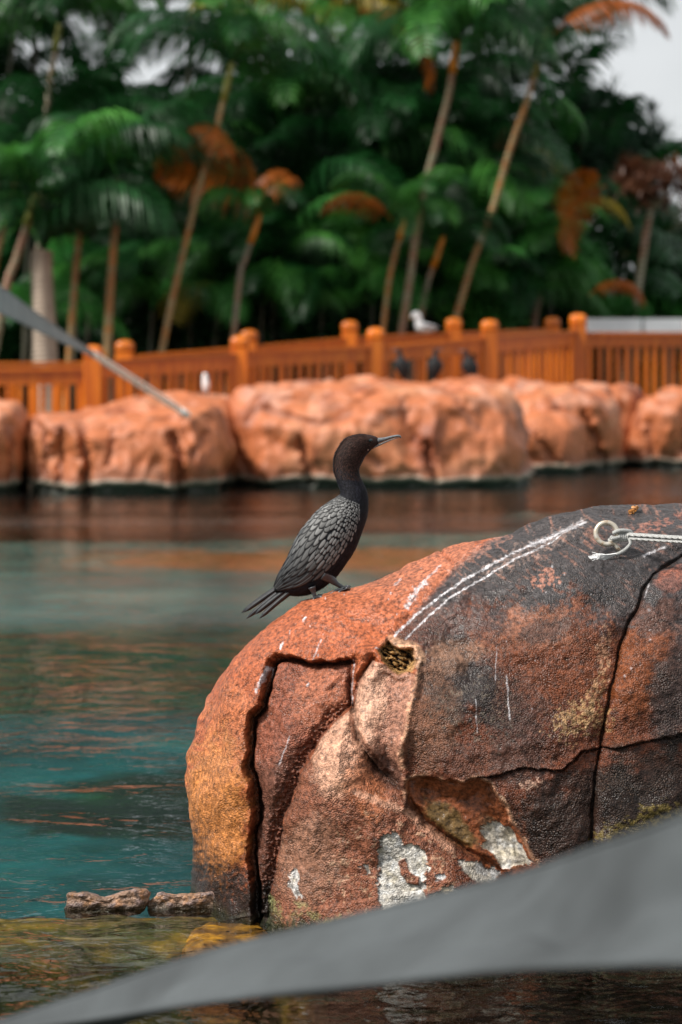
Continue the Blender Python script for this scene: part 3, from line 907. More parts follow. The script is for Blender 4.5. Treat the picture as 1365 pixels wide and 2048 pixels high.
def far_disp(seed, cracks=(), amp=1.0, tint=(1, 1, 1)):
    def fn(U, V, P3, front):
        X, Y, Z = P3[..., 0] + seed * 3.1, P3[..., 1], P3[..., 2]
        n_l = fbm(X / 1.1, Y / 1.1, Z / .8, 3); n_m = fbm(X / .33, Y / .33, Z / .33, 4)
        rdg = 1 - np.abs(fbm(X / .6 + 9, Y / .6, Z / .9, 3))
        h = amp * (.15 * n_l + .014 * n_m + .13 * (rdg - .75))
        nj = fbm(U / 22, V / 22, 0 * U + seed, 2)
        p = Paint(U, V, (.43 * tint[0], .130 * tint[1], .046 * tint[2]))
        p.put(sst(.0, .7, fbm(X / .7, Y / .7, Z / .5, 4)) * .6, (.55, .24, .12))
        p.put(sst(.05, .8, fbm(X / .5 + 20, Y / .5, Z / .8, 4)) * .85, (.20, .048, .018))
        p.put(sst(.05, .5, n_m) * sst(.5, 1.1, Z) * .4, (.58, .34, .25))
        for poly, w, dp in cracks:
            d, _ = polydist(poly, U + 8 * nj, V)
            h = h - dp * np.exp(-(d / w) ** 2)
            p.put(sst(w * 1.0, w * .3, d) * .45, (.14, .05, .03))
        # waterline: black weed, a pale lime line, undercut
        wob = .07 * fbm(X / .7, Y * 0, Z * 0 + seed, 4)
        zz = Z + wob
        p.put(sst(.36, .16, zz + .07 * n_m) * .6, (.15, .055, .03))  # darker foot: stain and shade put into the colour
        p.put(sst(.155, .135, zz) * .95, (.24, .21, .16))
        p.put(sst(.095, .075, zz), (.014, .018, .010))
        h = h - .06 * sst(.10, .04, zz) + .03 * np.exp(-((zz - .12) / .03) ** 2)
        return h, p.A, np.ones_like(U)
    return fn
def rim(d0): return lambda u, v: d0 + 0 * u
def box_outline(x0, x1, top, bottom=1060, left_slope=14, right_slope=14):
    pts = [(x0, 940), (x0 - 4, 880), (x0 + left_slope * .3, top[0][1] + 30)] + top + [(x1 - right_slope * .3, top[-1][1] + 30), (x1 + 4, 880), (x1, 940), (x1 - 20, bottom), ((x0 + x1) / 2, bottom + 25), (x0 + 20, bottom)]
    return pts
fr_specs = [
    ('far_rock', box_outline(-260, 50, [(-230, 800), (-100, 795), (0, 808), (30, 815)], 1080), (-100, 910), 28.0, 27.1, 30.0, 1, [([(20, 850), (25, 990)], 8, .05)],
     "orange artificial rock cut off by the photo's left edge, across the pool"),
    ('far_rock', box_outline(52, 455, [(75, 832), (160, 830), (230, 822), (300, 820), (370, 812), (425, 815)], 1080), (250, 915), 28.3, 27.0, 30.2, 2,
     [([(165, 850), (172, 1000)], 10, .16), ([(85, 850), (100, 1000)], 7, .08), ([(345, 870), (360, 930), (362, 1000)], 9, .14), ([(225, 860), (215, 930)], 6, .05), ([(385, 910), (410, 870)], 7, .06), ([(120, 860), (118, 980)], 6, .07)],
     "low folded orange rock below the white rope, left across the pool"),
    ('far_rock', [(270, 850), (275, 815), (300, 797), (340, 786), (400, 783), (450, 792), (480, 820), (490, 860), (480, 1000), (380, 1040), (280, 1000)], (385, 880), 29.3, 28.7, 30.6, 3, [],
     "rounded orange rock hump behind the low folded rock, left of the largest far rock"),
    ('far_rock', [(428, 960), (426, 900), (430, 850), (448, 800), (462, 775), (480, 764), (560, 760), (660, 757), (760, 757), (860, 762), (940, 765), (1010, 785), (1045, 830), (1062, 880), (1070, 930), (1060, 1000), (900, 1060), (700, 1080), (480, 1060)], (750, 900), 29.8, 28.3, 32.0, 4,
     [([(455, 880), (500, 950)], 16, .16), ([(855, 890), (870, 960)], 10, .15), ([(600, 880), (620, 960)], 9, .12), ([(530, 820), (640, 850), (700, 830)], 10, .07), ([(900, 780), (960, 860)], 10, .06), ([(700, 880), (760, 930)], 9, .06), ([(800, 800), (830, 880)], 8, .05)],
     "broad orange rock mass across the pool, largest and tallest, with three black birds on top"),
    ('far_rock', [(1010, 940), (1015, 860), (1040, 830), (1080, 815), (1130, 822), (1160, 850), (1170, 900), (1165, 960), (1120, 1010), (1050, 1010)], (1090, 900), 33.0, 32.2, 34.4, 5, [([(1050, 850), (1120, 930)], 8, .08)],
     "small rounded orange boulder right of the broad rock mass, low at the water"),
    ('far_rock', [(985, 900), (990, 800), (1020, 775), (1080, 768), (1150, 772), (1200, 785), (1232, 815), (1245, 860), (1250, 920), (1240, 980), (1120, 1010), (1000, 990)], (1120, 880), 34.3, 33.3, 35.0, 6,
     [([(1170, 830), (1215, 930)], 9, .14), ([(1100, 790), (1130, 850)], 8, .06)],
     "pinkish sloping far rock left of the dark vertical gap at right"),
    ('far_rock', [(1110, 880), (1125, 785), (1150, 764), (1180, 758), (1215, 764), (1225, 800), (1228, 900), (1170, 960)], (1170, 860), 35.2, 34.8, 35.7, 7, [],
     "small orange rock hump directly below the tallest fence post"),
    ('far_rock', [(1190, 900), (1200, 790), (1230, 768), (1258, 770), (1280, 800), (1290, 900), (1240, 960)], (1240, 860), 35.4, 35.0, 35.9, 8, [],
     "small orange rock hump under the fence between the post and the right boulder"),
    ('far_rock', [(1252, 930), (1254, 850), (1270, 800), (1310, 780), (1370, 768), (1480, 760), (1580, 800), (1620, 900), (1600, 990), (1430, 1020), (1290, 1000)], (1420, 890), 35.4, 34.4, 36.2, 9,
     [([(1300, 850), (1310, 940)], 8, .09), ([(1380, 800), (1370, 900)], 9, .08)],
     "large rounded orange boulder cut off by the photo's right edge, across the pool"),
]
for nm, ol, ctr, d0, yc, yb, sd, cr, lb in fr_specs:
    wide = max(p[0] for p in ol) - min(p[0] for p in ol)
    np_, nf = (360, 150) if wide > 350 else (200, 90)
    rock(nm, ol, ctr, rim(d0), yc, yb, np_, nf, 24, far_disp(sd, cr, 1.0 if wide > 250 else .7), M_FROCK, None, 2.6,
         label=lb, cat='rock', group='artificial rocks along the far bank')

# ------------------------------------------------------------------ submerged ledge and loose stones
def ledge_disp(U, V, P3, front):
    X, Y, Z = P3[..., 0], P3[..., 1], P3[..., 2]
    h = .012 * fbm(X / .12, Y / .12, Z / .12, 4) + .004 * fbm(X / .03, Y / .03, Z / .03, 2)
    p = Paint(U, V, (.065, .040, .005))
    n = fbm(X / .09, Y / .09, Z / .09, 4)
    p.put(sst(-.1, .5, n), (.20, .105, .005))
    p.put(sst(.0, .6, fbm(X / .2 + 5, Y / .2, Z / .2, 3)) * .85, (.035, .040, .006))
    return h, p.A, np.ones_like(U)
def lump(name, cx, cy, cz, rx, ry, rz, dispfn, m, n=90, mth=50, power=4.0, parent=None, rot=0.0, **tags):
    """a squarish boulder about a point"""
    ph = np.linspace(0, 2 * math.pi, n, endpoint=False)[:, None]
    th = np.clip(np.linspace(0, math.pi, mth), .002, math.pi - .002)[None, :]
    def se(c, p): return np.sign(c) * np.abs(c) ** p
    e = 2.0 / power
    x = se(np.cos(ph), e) * se(np.sin(th), e); y = se(np.sin(ph), e) * se(np.sin(th), e); z = se(np.cos(th), e) + 0 * ph
    xr = x * rx; yr = y * ry
    X = cx + xr * math.cos(rot) - yr * math.sin(rot); Y = cy + xr * math.sin(rot) + yr * math.cos(rot); Z = cz + z * rz
    V3 = np.stack([X, Y, Z], -1)
    N = V3 - np.array([cx, cy, cz]); N = N / np.array([rx, ry, rz]) ** 2 * min(rx, ry, rz)
    N /= np.maximum(np.linalg.norm(N, axis=2, keepdims=True), 1e-9)
    U = X / np.maximum(Y, .1) * F + 682.5; Vv = (CAMH - Z) / np.maximum(Y, .1) * F + HZ
    h, alb, gr = dispfn(U, Vv, V3, np.ones_like(U, bool))
    h[:, 0] = h[:, 0].mean(); h[:, -1] = h[:, -1].mean()
    V3 = V3 + N * h[..., None]
    me = grid_mesh(name, V3, True, m, {'albedo': alb.reshape(-1, 3), 'grain': gr.reshape(-1)}, flip=False)
    return link(name, me, parent, **tags)
M_LEDGE, nt_, b_ = mat('amber_algae_stone')
at_ = nt_.nodes.new('ShaderNodeAttribute'); at_.attribute_name = 'albedo'
nn_ = noise(nt_, 28, 5, .65, gco(nt_)); kk_ = ramp(nt_, nn_.outputs['Fac'], [(.35, .45), (.65, 1.5)])
nt_.links.new(mixc(nt_, 1.0, at_.outputs['Color'], kk_.outputs[0], 'MULTIPLY'), b_.inputs['Base Color'])
b_.inputs['Roughness'].default_value = .7
lump('submerged_ledge', -1.25, 5.91, -.30, 1.22, .19, .282, ledge_disp, M_LEDGE, 400, 60, 9.0, kind='structure')
def amber_disp(U, V, P3, front):
    h, A, g = ledge_disp(U, V, P3, front)
    X, Y, Z = P3[..., 0], P3[..., 1], P3[..., 2]
    n = sst(-.4, .4, fbm(X / .06, Y / .06, Z / .06, 4))[..., None]
    return h, np.array((.42, .17, .006)) * (1 - n) + np.array((.16, .06, .004)) * n, g
lump('submerged_stone', -.275, 5.86, -.085, .105, .17, .078, amber_disp, M_LEDGE, 120, 50, 4.0, rot=-.10,
     label="amber algae covered stone just under the water at the foot of the large near rock", cat='stone')
lump('submerged_stone', -1.22, 5.50, -.14, .22, .09, .08, ledge_disp, M_LEDGE, 90, 40, 3.2, rot=.06,
     label="olive mossy stone under the water near the photo's lower left edge", cat='stone')
def dark_disp(U, V, P3, front):
    X, Y, Z = P3[..., 0], P3[..., 1], P3[..., 2]
    n = fbm(X / .5, Y / .5, Z / .5, 4)
    A = np.broadcast_to(np.array((.006, .018, .013)), U.shape + (3,)) + np.array((.008, .035, .010)) * sst(0, .6, n)[..., None]
    return .13 * n + .05 * fbm(X / .15, Y / .15, Z / .15, 3), A.copy(), np.ones_like(U)
def stone_disp(U, V, P3, front):
    X, Y, Z = P3[..., 0], P3[..., 1], P3[..., 2]
    n = fbm(X / .035, Y / .035, Z / .02, 4); h = .006 * n + .0015 * fbm(X / .008, Y / .008, Z / .008, 2)
    p = Paint(U, V, (.25, .155, .105))
    p.put(sst(-.1, .5, n) * .8, (.17, .125, .12)); p.put(sst(.1, .6, fbm(X / .02 + 7, Y / .02, Z / .02, 3)) * .7, (.40, .20, .09))
    p.put(sst(.018, .004, Z + .006 * n) * .85, (.05, .038, .024))
    return h, p.A, np.full(U.shape, .8)
def slab(ol, ctr, d0, th, label, yc):
    o, _, _ = rock('flat_stone', ol, ctr, rim(d0), d0 - th * .35, d0 + th, 130, 34, 24, stone_disp, M_ROCK, None, 3.2, label=label, cat='stone', group='stones lying on the ledge at the waterline')
    return o
slab([(133, 1800), (134, 1786), (160, 1786), (182, 1789), (210, 1796), (240, 1786), (270, 1779), (288, 1777), (299, 1787), (296, 1804), (280, 1830), (200, 1838), (134, 1836)], (215, 1808), 6.07, .06,
     "greyish brown flat stone with a dipped top, left of the two on the ledge", 0)
slab([(294, 1812), (305, 1795), (322, 1786), (345, 1790), (380, 1787), (412, 1786), (438, 1783), (441, 1800), (440, 1822), (380, 1834), (302, 1832)], (370, 1808), 6.08, .05,
     "long orange brown flat stone between the other flat stone and the large rock", 0)
slab([(470, 1806), (486, 1792), (505, 1775), (528, 1766), (536, 1778), (530, 1806), (500, 1815)], (508, 1795), 6.07, .04,
     "small wedge of orange stone tucked against the foot of the large rock", 0)

# ------------------------------------------------------------------ fences and boardwalk
def post_me():
    b = MB(); b.box((0, 0, -.75), (.235, .235, 1.5), bevel=.018)
    return b.me('post', M_WOOD, False)
def cap_me():
    b = MB()
    w = .235
    prof = [(w * .47, -.005), (w * .47, .015), (w * .52, .02), (w * .53, .03), (w * .53, .10), (w * .50, .125), (w * .40, .15), (w * .22, .166), (w * .02, .172)]
    v = []; f = []
    for r, z in prof:
        for k in range(16):
            a = 2 * math.pi * (k + .5) / 16
            c_, s_ = math.cos(a), math.sin(a)
            q = 1 / max(abs(c_), abs(s_)) ** .93
            v.append((r * c_ * q, r * s_ * q, z))
    for i in range(len(prof) - 1):
        for k in range(16): f.append((i * 16 + k, i * 16 + (k + 1) % 16, (i + 1) * 16 + (k + 1) % 16, (i + 1) * 16 + k))
    f.append(tuple(range(len(prof) * 16 - 16, len(prof) * 16)))
    b.add(v, f)
    return b.me('cap', M_WOOD, True)
POST, CAP = post_me(), cap_me()
sb_ = MB(); sb_.box((0, 0, -.45), (.066, .035, .9), bevel=.006); SLAT = sb_.me('slat', M_WOOD, False)
def fence(name, posts, rails, label, group=None, gap=.142):
    """posts: (u, cap top row, distance); rails: (row at left post, row at right post)"""
    base = P(posts[0][0], posts[0][1], posts[0][2])
    root = empty(name, (base.x, base.y, base.z - 1.3), label=label, cat='fence')
    R0 = root.location
    for u, v, d in posts:
        p = P(u, v, d)
        po = link('post', POST, root); po.location = (p.x - R0.x, p.y - R0.y, p.z - .17 - R0.z)
        co = bpy.data.objects.new('cap', CAP); C.objects.link(co); co.parent = po
    for (a, b), rr in zip(zip(posts[:-1], posts[1:]), rails):
        A = P(a[0], rr[0], a[2]); B = P(b[0], rr[1], b[2])
        dv = (B - A); L = Vector((dv.x, dv.y, 0)).length; ang = math.atan2(dv.y, dv.x)
        rot = Matrix.Rotation(ang, 3, 'Z') @ Matrix.Rotation(-math.atan2(dv.z, L), 3, 'Y')
        mid = (A + B) / 2
        L3 = dv.length - .22
        for nm, dz, sz in (('handrail', -.022, (L3, .15, .044)), ('rail_board', -.135, (L3, .055, .17)), ('bottom_rail', -1.02, (L3, .055, .09))):
            q = MB(); q.box(mid + Vector((0, 0, dz)), sz, rot, 0)
            q.build(nm, M_WOOD, root, False)
        k = int((L - .235) / gap)
        for i in range(k):
            t = (.1175 + (L - .235) * (i + .5) / k) / L
            p = A.lerp(B, t)
            so = link('slat', SLAT, root)
            jit = random.uniform(-.006, .006)
            so.location = (p.x - R0.x + jit, p.y - R0.y, p.z - .20 - R0.z)
            so.rotation_euler = (0, random.uniform(-.008, .008), ang)
    return root
front_posts = [(-110, 700, 30.7), (187, 690, 30.8), (480, 671, 32.4), (752, 655, 33.4), (980, 639, 34.4), (1157, 627, 36.2), (1480, 630, 36.9)]
fence('boardwalk_fence', front_posts, [(738, 733), (722, 706), (702, 690), (692, 672), (674, 660), (664, 664)],
      "orange wooden slatted fence nearest the rocks, running the width of the far bank")
back_posts = [(-60, 690, 32.8), (250, 680, 32.9), (499, 659, 34.6), (700, 641, 35.6), (908, 635, 36.6), (1105, 634, 38.4)]
fence('boardwalk_fence', back_posts, [(724, 722), (712, 692), (692, 674), (672, 664), (664, 656)],
      "second orange fence behind, of which mainly the round-topped posts and top rail show", gap=.30)
dk = MB()
fr = [P(u, v, d) for u, v, d in front_posts[:6]]; bkp = [P(u, v, d) for u, v, d in back_posts]
vv = []
for a, b in zip(fr, bkp):
    vv += [(a.x, a.y + .1, a.z - 1.28), (b.x, b.y + .1, b.z - 1.34)]
ff = [(2 * i, 2 * i + 2, 2 * i + 3, 2 * i + 1) for i in range(len(fr) - 1)]
link('boardwalk', mesh('boardwalk', vv, ff, M_DECK, False), kind='structure')

# ------------------------------------------------------------------ vegetation
def frond(a0, a1, nl=30, droop=.8, leaf=.40, width=.0105, seed=0, side=.25):
    """unit palm frond: rachis leaving the origin along +x; returns verts, faces"""
    r = random.Random(seed)
    pts = []; p = Vector((0, 0, 0)); K = 14
    for i in range(K + 1):
        pts.append(p.copy())
        t = i / K
        a = math.radians(a0 + (a1 - a0) * t ** 1.3)
        p = p + Vector((math.cos(a), side * t * .3, math.sin(a))) / K
    mb = MB()
    mb.tube(pts, [.010 * (1 - .8 * i / K) + .0015 for i in range(K + 1)], 3, False)
    def at(t):
        x = t * K; i = min(int(x), K - 1)
        return pts[i].lerp(pts[i + 1], x - i), (pts[i + 1] - pts[i]).normalized()
    for s in (-1, 1):
        for i in range(nl):
            t = .10 + .90 * (i + .5 + r.uniform(-.2, .2)) / nl
            q, tg = at(min(t, .999))
            l = leaf * (math.sin(math.pi * min(1, (t * .86 + .12))) ** .6) * r.uniform(.85, 1.1)
            sd = Vector((0, s, 0)) - tg * tg.y * s; sd.normalize()
            up = tg.cross(Vector((0, 1, 0))); up.normalize()
            if up.z < 0: up = -up
            d0 = (sd * .9 + tg * .65 + up * .25).normalized()
            w = width * r.uniform(.8, 1.2)
            a = q; wv = tg * w
            e1 = a + d0 * l * .35
            d1 = (d0 + Vector((0, 0, -droop * .6))).normalized(); e2 = e1 + d1 * l * .35
            d2 = (d1 + Vector((0, 0, -droop * 1.1))).normalized(); e3 = e2 + d2 * l * .35
            mb.add([a - wv * .5, a + wv * .5, e1 - wv, e1 + wv, e2 - wv * .75, e2 + wv * .75, e3],
                   [(0, 1, 3, 2), (2, 3, 5, 4), (4, 5, 6)])
    return mb
FR_SHAPES = [(76, -50, 1.3), (60, -75, 1.6), (48, -82, 1.8), (30, -80, 1.9), (84, -20, 1.0)]
FR = [frond(a0, a1, seed=i, droop=dr) for i, (a0, a1, dr) in enumerate(FR_SHAPES)]
FR.append(frond(20, -85, seed=9, droop=1.5))
_fm = {}
def frond_me(shape, m):
    if (shape, m.name) not in _fm:
        _fm[(shape, m.name)] = FR[shape].me('frond', m, True)
    return _fm[(shape, m.name)]
def add_frond(root, top, shape, az, L, m, roll=0, tilt=0, label=None):
    o = bpy.data.objects.new('frond', frond_me(shape, m)); C.objects.link(o); o.parent = root
    o.location = Vector(top) - root.location
    o.rotation_euler = (roll, tilt, az); o.scale = (L, L, L)
    if label: o['label'] = label
    return o
GZ = .42
def palm(name, label, pts, d, width, mtr, nf, L, shaft=None, shaft_len=.7, mats=(), azs=None, group=None, cat='palm tree', lean=0):
    """pts: the trunk from bottom to top as seen; the trunk goes on down to the bank"""
    W = [P(u, v, d + lean * i) for i, (u, v) in enumerate(pts)]
    a, b = W[0], W[1]
    if a.z > GZ + .05:
        k = (a.z - GZ) / max(.3, (b - a).z) ; q = a - (b - a) * min(k, 2.5); q.z = GZ - .05
        W = [q] + W
    root = empty(name, tuple(W[0]), label=label, cat=cat, group=group)
    line = catmull(W, 10)
    H = len(line)
    fine = []
    for i in range(H - 1):
        for k in range(3): fine.append(line[i].lerp(line[i + 1], k / 3))
    fine.append(line[-1])
    rad = [width / 2 * (1.15 - .3 * i / len(fine)) * (1.12 if i % 3 == 0 else 1.0) for i in range(len(fine))]
    t = MB(); t.tube(fine, rad, 9); t.build('trunk', mtr, root)
    top = line[-1]; dr = (line[-1] - line[-4]).normalized()
    if shaft:
        s = MB(); s.tube([top - dr * .05, top + dr * shaft_len * .3, top + dr * shaft_len * .7, top + dr * shaft_len], [width * .56, width * .60, width * .50, width * .38], 9)
        s.build('crownshaft', shaft, root)
        top = top + dr * shaft_len * .92
    for i in range(nf):
        az = azs[i % len(azs)] if azs else random.uniform(0, 6.283)
        add_frond(root, top, random.choice([0, 1, 1, 2, 2, 3, 4]), az + random.uniform(-.25, .25), L * random.uniform(.8, 1.25),
                  random.choice(mats or [M_LEAF_D, M_LEAF_D, M_LEAF_M]), random.uniform(-.3, .3))
    return root, top
DM = [M_LEAF_D, M_LEAF_D, M_LEAF_D, M_LEAF_M]
palm('cane_palm', "slender leaning palm with rust ringed trunk crossed by the arching dead orange frond",
     [(322, 712), (345, 600), (370, 490), (400, 370), (430, 270), (448, 195)], 36.2, .092, M_TR_O, 13, 2.3, M_SH_G, .55, DM)
palm('cane_palm', "tall palm with long pinkish grey ringed trunk beside the white gull",
     [(800, 690), (820, 560), (845, 400), (875, 280), (898, 190), (906, 140)], 37.8, .11, M_TR_P, 13, 2.3, M_SH_O, .5, DM)
r3, t3 = palm('cane_palm', "leaning palm with a bright rust ringed trunk, the second tall one right of the gull",
     [(905, 660), (945, 525), (985, 420), (1020, 300), (1055, 200), (1070, 150)], 38.6, .10, M_TR_O, 12, 2.2, M_SH_G, .8, DM)
palm('cane_palm', "young palm with grey pink trunk at the left edge just above the grey sail corner",
     [(10, 590), (32, 520), (55, 445)], 35.2, .12, M_TR_P, 7, 1.5, M_SH_G, .45, [M_LEAF_Y, M_LEAF_D, M_LEAF_M])
palm('cane_palm', "short thin palm with a glowing orange crownshaft and dead orange fronds",
     [(478, 570), (490, 520), (503, 480)], 36.6, .085, M_TR_G, 6, 1.2, M_SH_O, .42, [M_LEAF_M, M_LEAF_D])
palm('cane_palm', "thin short palm stem with a rusty top, just left of the tall pinkish trunk",
     [(775, 590), (788, 520), (800, 475)], 37.9, .08, M_TR_O, 8, 1.3, M_SH_O, .3, [M_LEAF_M])
palm('cane_palm', "thin pale green palm stem directly behind the white gull",
     [(840, 640), (855, 570), (868, 530)], 38.2, .085, M_TR_G, 9, 1.4, M_SH_O, .5, [M_LEAF_D])
palm('cane_palm', "thin palm stem reaching high at the upper left beside the sky gaps",
     [(82, 420), (90, 260), (103, 150), (112, 95)], 38.5, .10, M_TR_G, 11, 2.2, M_SH_G, .4, [M_LEAF_M, M_LEAF_D])
palm('cane_palm', "thin brown palm stem leaning in from the photo's left edge",
     [(-15, 560), (12, 440), (42, 330)], 37, .09, M_TR_O, 8, 1.9, None, .4, DM)
palm('cane_palm', "dark rusty stem standing left of the pale stem by the left fence post",
     [(140, 700), (150, 560), (165, 400)], 36, .10, M_TR_O, 8, 2.0, None, .4, DM)
palm('cane_palm', "orange brown stem right behind the left rear fence post",
     [(215, 700), (222, 560), (238, 360)], 35.6, .12, M_TR_O, 8, 2.0, None, .4, DM)
palm('cane_palm', "short pinkish forked stem under bright green fronds, right of the middle",
     [(1068, 650), (1078, 600), (1088, 560)], 41, .13, M_TR_P, 6, 1.4, None, .4, [M_LEAF_B, M_LEAF_M, M_LEAF_D])
palm('cane_palm', "faint grey palm stem deep in the middle of the thicket",
     [(655, 560), (662, 450), (672, 340)], 43, .10, M_TR_G, 10, 2.2, None, .4, DM)
rb, _ = palm('royal_palm', "thick pale palm trunk behind the left fence, partly behind a bright frond",
     [(92, 735), (88, 640), (84, 540), (86, 500)], 35.4, .33, simple('smooth_pale_bark', (.40, .32, .25), .7, .25, 2), 9, 2.3, None, .4, DM)
# filler palms whose trunks are lost in the dark
for i, (u, v, d, sp_) in enumerate([(30, 60, 41, 0), (640, 60, 41, 1), (760, 20, 42, 0), (860, 230, 42, 0), (1000, 250, 42.5, 0),
                                    (180, 250, 41, 0), (560, 250, 41, 0), (700, 260, 41.5, 0), (330, 330, 41, 0), (620, 400, 40.5, 0), (730, 330, 40.5, 0), (900, 380, 41, 0), (1010, 480, 40.5, 2),
                                    (960, 400, 41.5, 0), (440, 600, 39.5, 3), (600, 560, 40, 0), (560, 520, 39.5, 0), (60, 640, 38, 2), (260, 480, 40, 0), (1090, 500, 41, 3), (1120, 420, 42, 3),
                                    (-120, 100, 42, 0), (440, -200, 43, 0), (100, -230, 43, 0), (750, -230, 43, 0), (980, -180, 43, 0), (-200, -100, 43, 0), (600, -350, 44, 0), (280, -420, 44, 0), (900, -420, 44, 0), (0, -450, 44, 0)]):
    mats_ = {0: DM, 1: [M_LEAF_M, M_LEAF_Y, M_LEAF_D], 2: [M_LEAF_B, M_LEAF_B, M_LEAF_M], 3: [M_LEAF_Y, M_LEAF_M, M_LEAF_B, M_LEAF_D]}[sp_]
    lb = {0: "dark green cane palm crown in the dense thicket, its stem lost in shade", 1: "pale yellowish arching palm crown high in the middle of the thicket",
          2: None, 3: None}[sp_]
    if lb is None:
        lb = {1010: "bright green palm crown right of the middle, below the rust ringed trunk", 60: "low bright green palm behind the left end of the fence",
              440: "small palm with yellow green fronds behind the fence, left of the middle", 1090: "yellow and green palm crown low at the right of the thicket",
              1120: "palm with orange yellow fronds under the spiky trees at right"}.get(u, lb)
    if sp_ == 0:
        hz_ = 'above the frame' if v < -120 else 'highest in view' if v < 100 else 'at mid height' if v < 300 else 'low down' if v < 450 else 'just above the fence'
        wh_ = [w_ for q_, w_ in ((-50, 'past the left edge'), (120, 'at the left edge'), (300, 'above the left fence post'), (460, 'around the leaning rust ringed trunk'), (620, 'by the orange crownshaft'), (780, 'left of the tall pinkish trunk'), (930, 'right of the tall pinkish trunk'), (9999, 'around the second tall trunk')) if u < q_][0]
        lb = 'dark palm crown %s, %s in the thicket' % (hz_, wh_)
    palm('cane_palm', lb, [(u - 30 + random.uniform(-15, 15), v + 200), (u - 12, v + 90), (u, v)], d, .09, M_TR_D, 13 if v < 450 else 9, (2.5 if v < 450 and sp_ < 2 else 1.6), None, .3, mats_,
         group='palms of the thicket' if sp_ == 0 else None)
by_ = {}
for o in C.objects:
    if o.get('group') == 'palms of the thicket' and o.parent is None: by_.setdefault(o['label'], []).append(o)
for l_, os_ in by_.items():
    if len(os_) == 2:
        os_.sort(key=lambda o: o.location.x / o.location.y)
        os_[0]['label'] = l_ + ', left one'; os_[1]['label'] = l_ + ', right one'
for i, (u, v, d) in enumerate([(150, 600, 39.5), (230, 560, 39.8), (300, 620, 39), (380, 560, 39.5), (440, 520, 40), (520, 610, 39.2), (560, 560, 40), (640, 600, 39.4), (690, 540, 40), (740, 610, 39.5), (880, 600, 40.2), (930, 560, 40.5), (1000, 600, 40.4), (1060, 620, 41), (860, 500, 41), (1150, 560, 42)]):
    wh_ = ['between the first posts', 'over the left rear post', 'right of the left posts', 'left of the middle posts', 'behind the leaning trunk', 'above the middle posts', 'right of the middle posts', 'midway along the fence', 'deep in the middle', 'left of the gull', 'right of the gull', 'left of the second tall trunk', 'right of the second tall trunk', 'by the forked stem', 'above the gull', 'left of the umbrella shaped tree'][i]
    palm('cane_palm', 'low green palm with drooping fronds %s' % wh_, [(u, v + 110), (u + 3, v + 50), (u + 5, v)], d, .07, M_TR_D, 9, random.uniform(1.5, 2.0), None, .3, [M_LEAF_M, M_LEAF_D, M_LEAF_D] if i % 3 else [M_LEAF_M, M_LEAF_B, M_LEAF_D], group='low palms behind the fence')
# particular fronds
def loose_frond(label, u, v, d, shape, az, L, m, roll=0, tilt=0, name='dead_frond', cat='palm frond'):
    o = bpy.data.objects.new(name, frond_me(shape, m)); C.objects.link(o)
    o.location = P(u, v, d); o.rotation_euler = (roll, tilt, az); o.scale = (L, L, L)
    return tag(o, label, cat)
loose_frond("dead orange frond arching left across the leaning trunk from the orange crownshaft", 515, 405, 35.9, 0, math.pi * .97, 2.2, M_LEAF_O, .9)
loose_frond("dead orange frond hanging near the orange crownshaft, right of the arching one", 520, 400, 35.9, 0, math.pi * .35, 1.0, M_LEAF_O, .6)
loose_frond("orange dead frond draped behind the leaning trunk at upper left", 465, 330, 35.9, 1, math.pi * .9, 1.1, M_LEAF_O, -.4, -.5)
loose_frond("orange brown dead frond hanging left of the tall pinkish trunk", 785, 440, 37.2, 3, math.pi * 1.0, 1.25, M_LEAF_O, .3, -.35)
loose_frond("red brown dead frond hanging high above the middle, at the top of the photo", 722, 20, 38.2, 5, 0.3, 1.9, M_LEAF_O, .3, .4)
loose_frond("orange tipped frond drooping against the sky at the upper right corner", 1105, 70, 36.4, 3, -.03, 2.0, M_LEAF_O, .2, -.25)
loose_frond("dark green frond reaching over the sky at the upper right corner", 1085, 40, 36.7, 3, .06, 2.3, M_LEAF_D, -.1, -.35, 'green_frond')
loose_frond("bright green arching frond below the rust ringed trunk, right of the middle", 950, 560, 38.8, 0, .2, 1.15, M_LEAF_B, .1, 0, 'green_frond')
loose_frond("large pale green frond curving down at upper left", 110, 330, 35.5, 1, 0, 1.9, M_LEAF_M, -.2, -.15, 'green_frond')
loose_frond("yellow frond hanging over the right middle of the fence's planting", 1190, 340, 37.8, 5, 1.9, 1.3, M_LEAF_O, .2, .3)
loose_frond("orange brown hanging frond left of the umbrella shaped tree", 1215, 370, 38.0, 5, 2.6, 1.4, M_LEAF_O, .2, .7)
loose_frond("dry orange frond sloping down to the white wall at right", 1180, 590, 38.8, 2, .1, 1.1, M_LEAF_O, .1, .1)
loose_frond("small dead frond hanging among dark leaves, right of the rust ringed trunk", 1060, 230, 40, 5, 2.2, 1.2, M_LEAF_R, .1, .6)

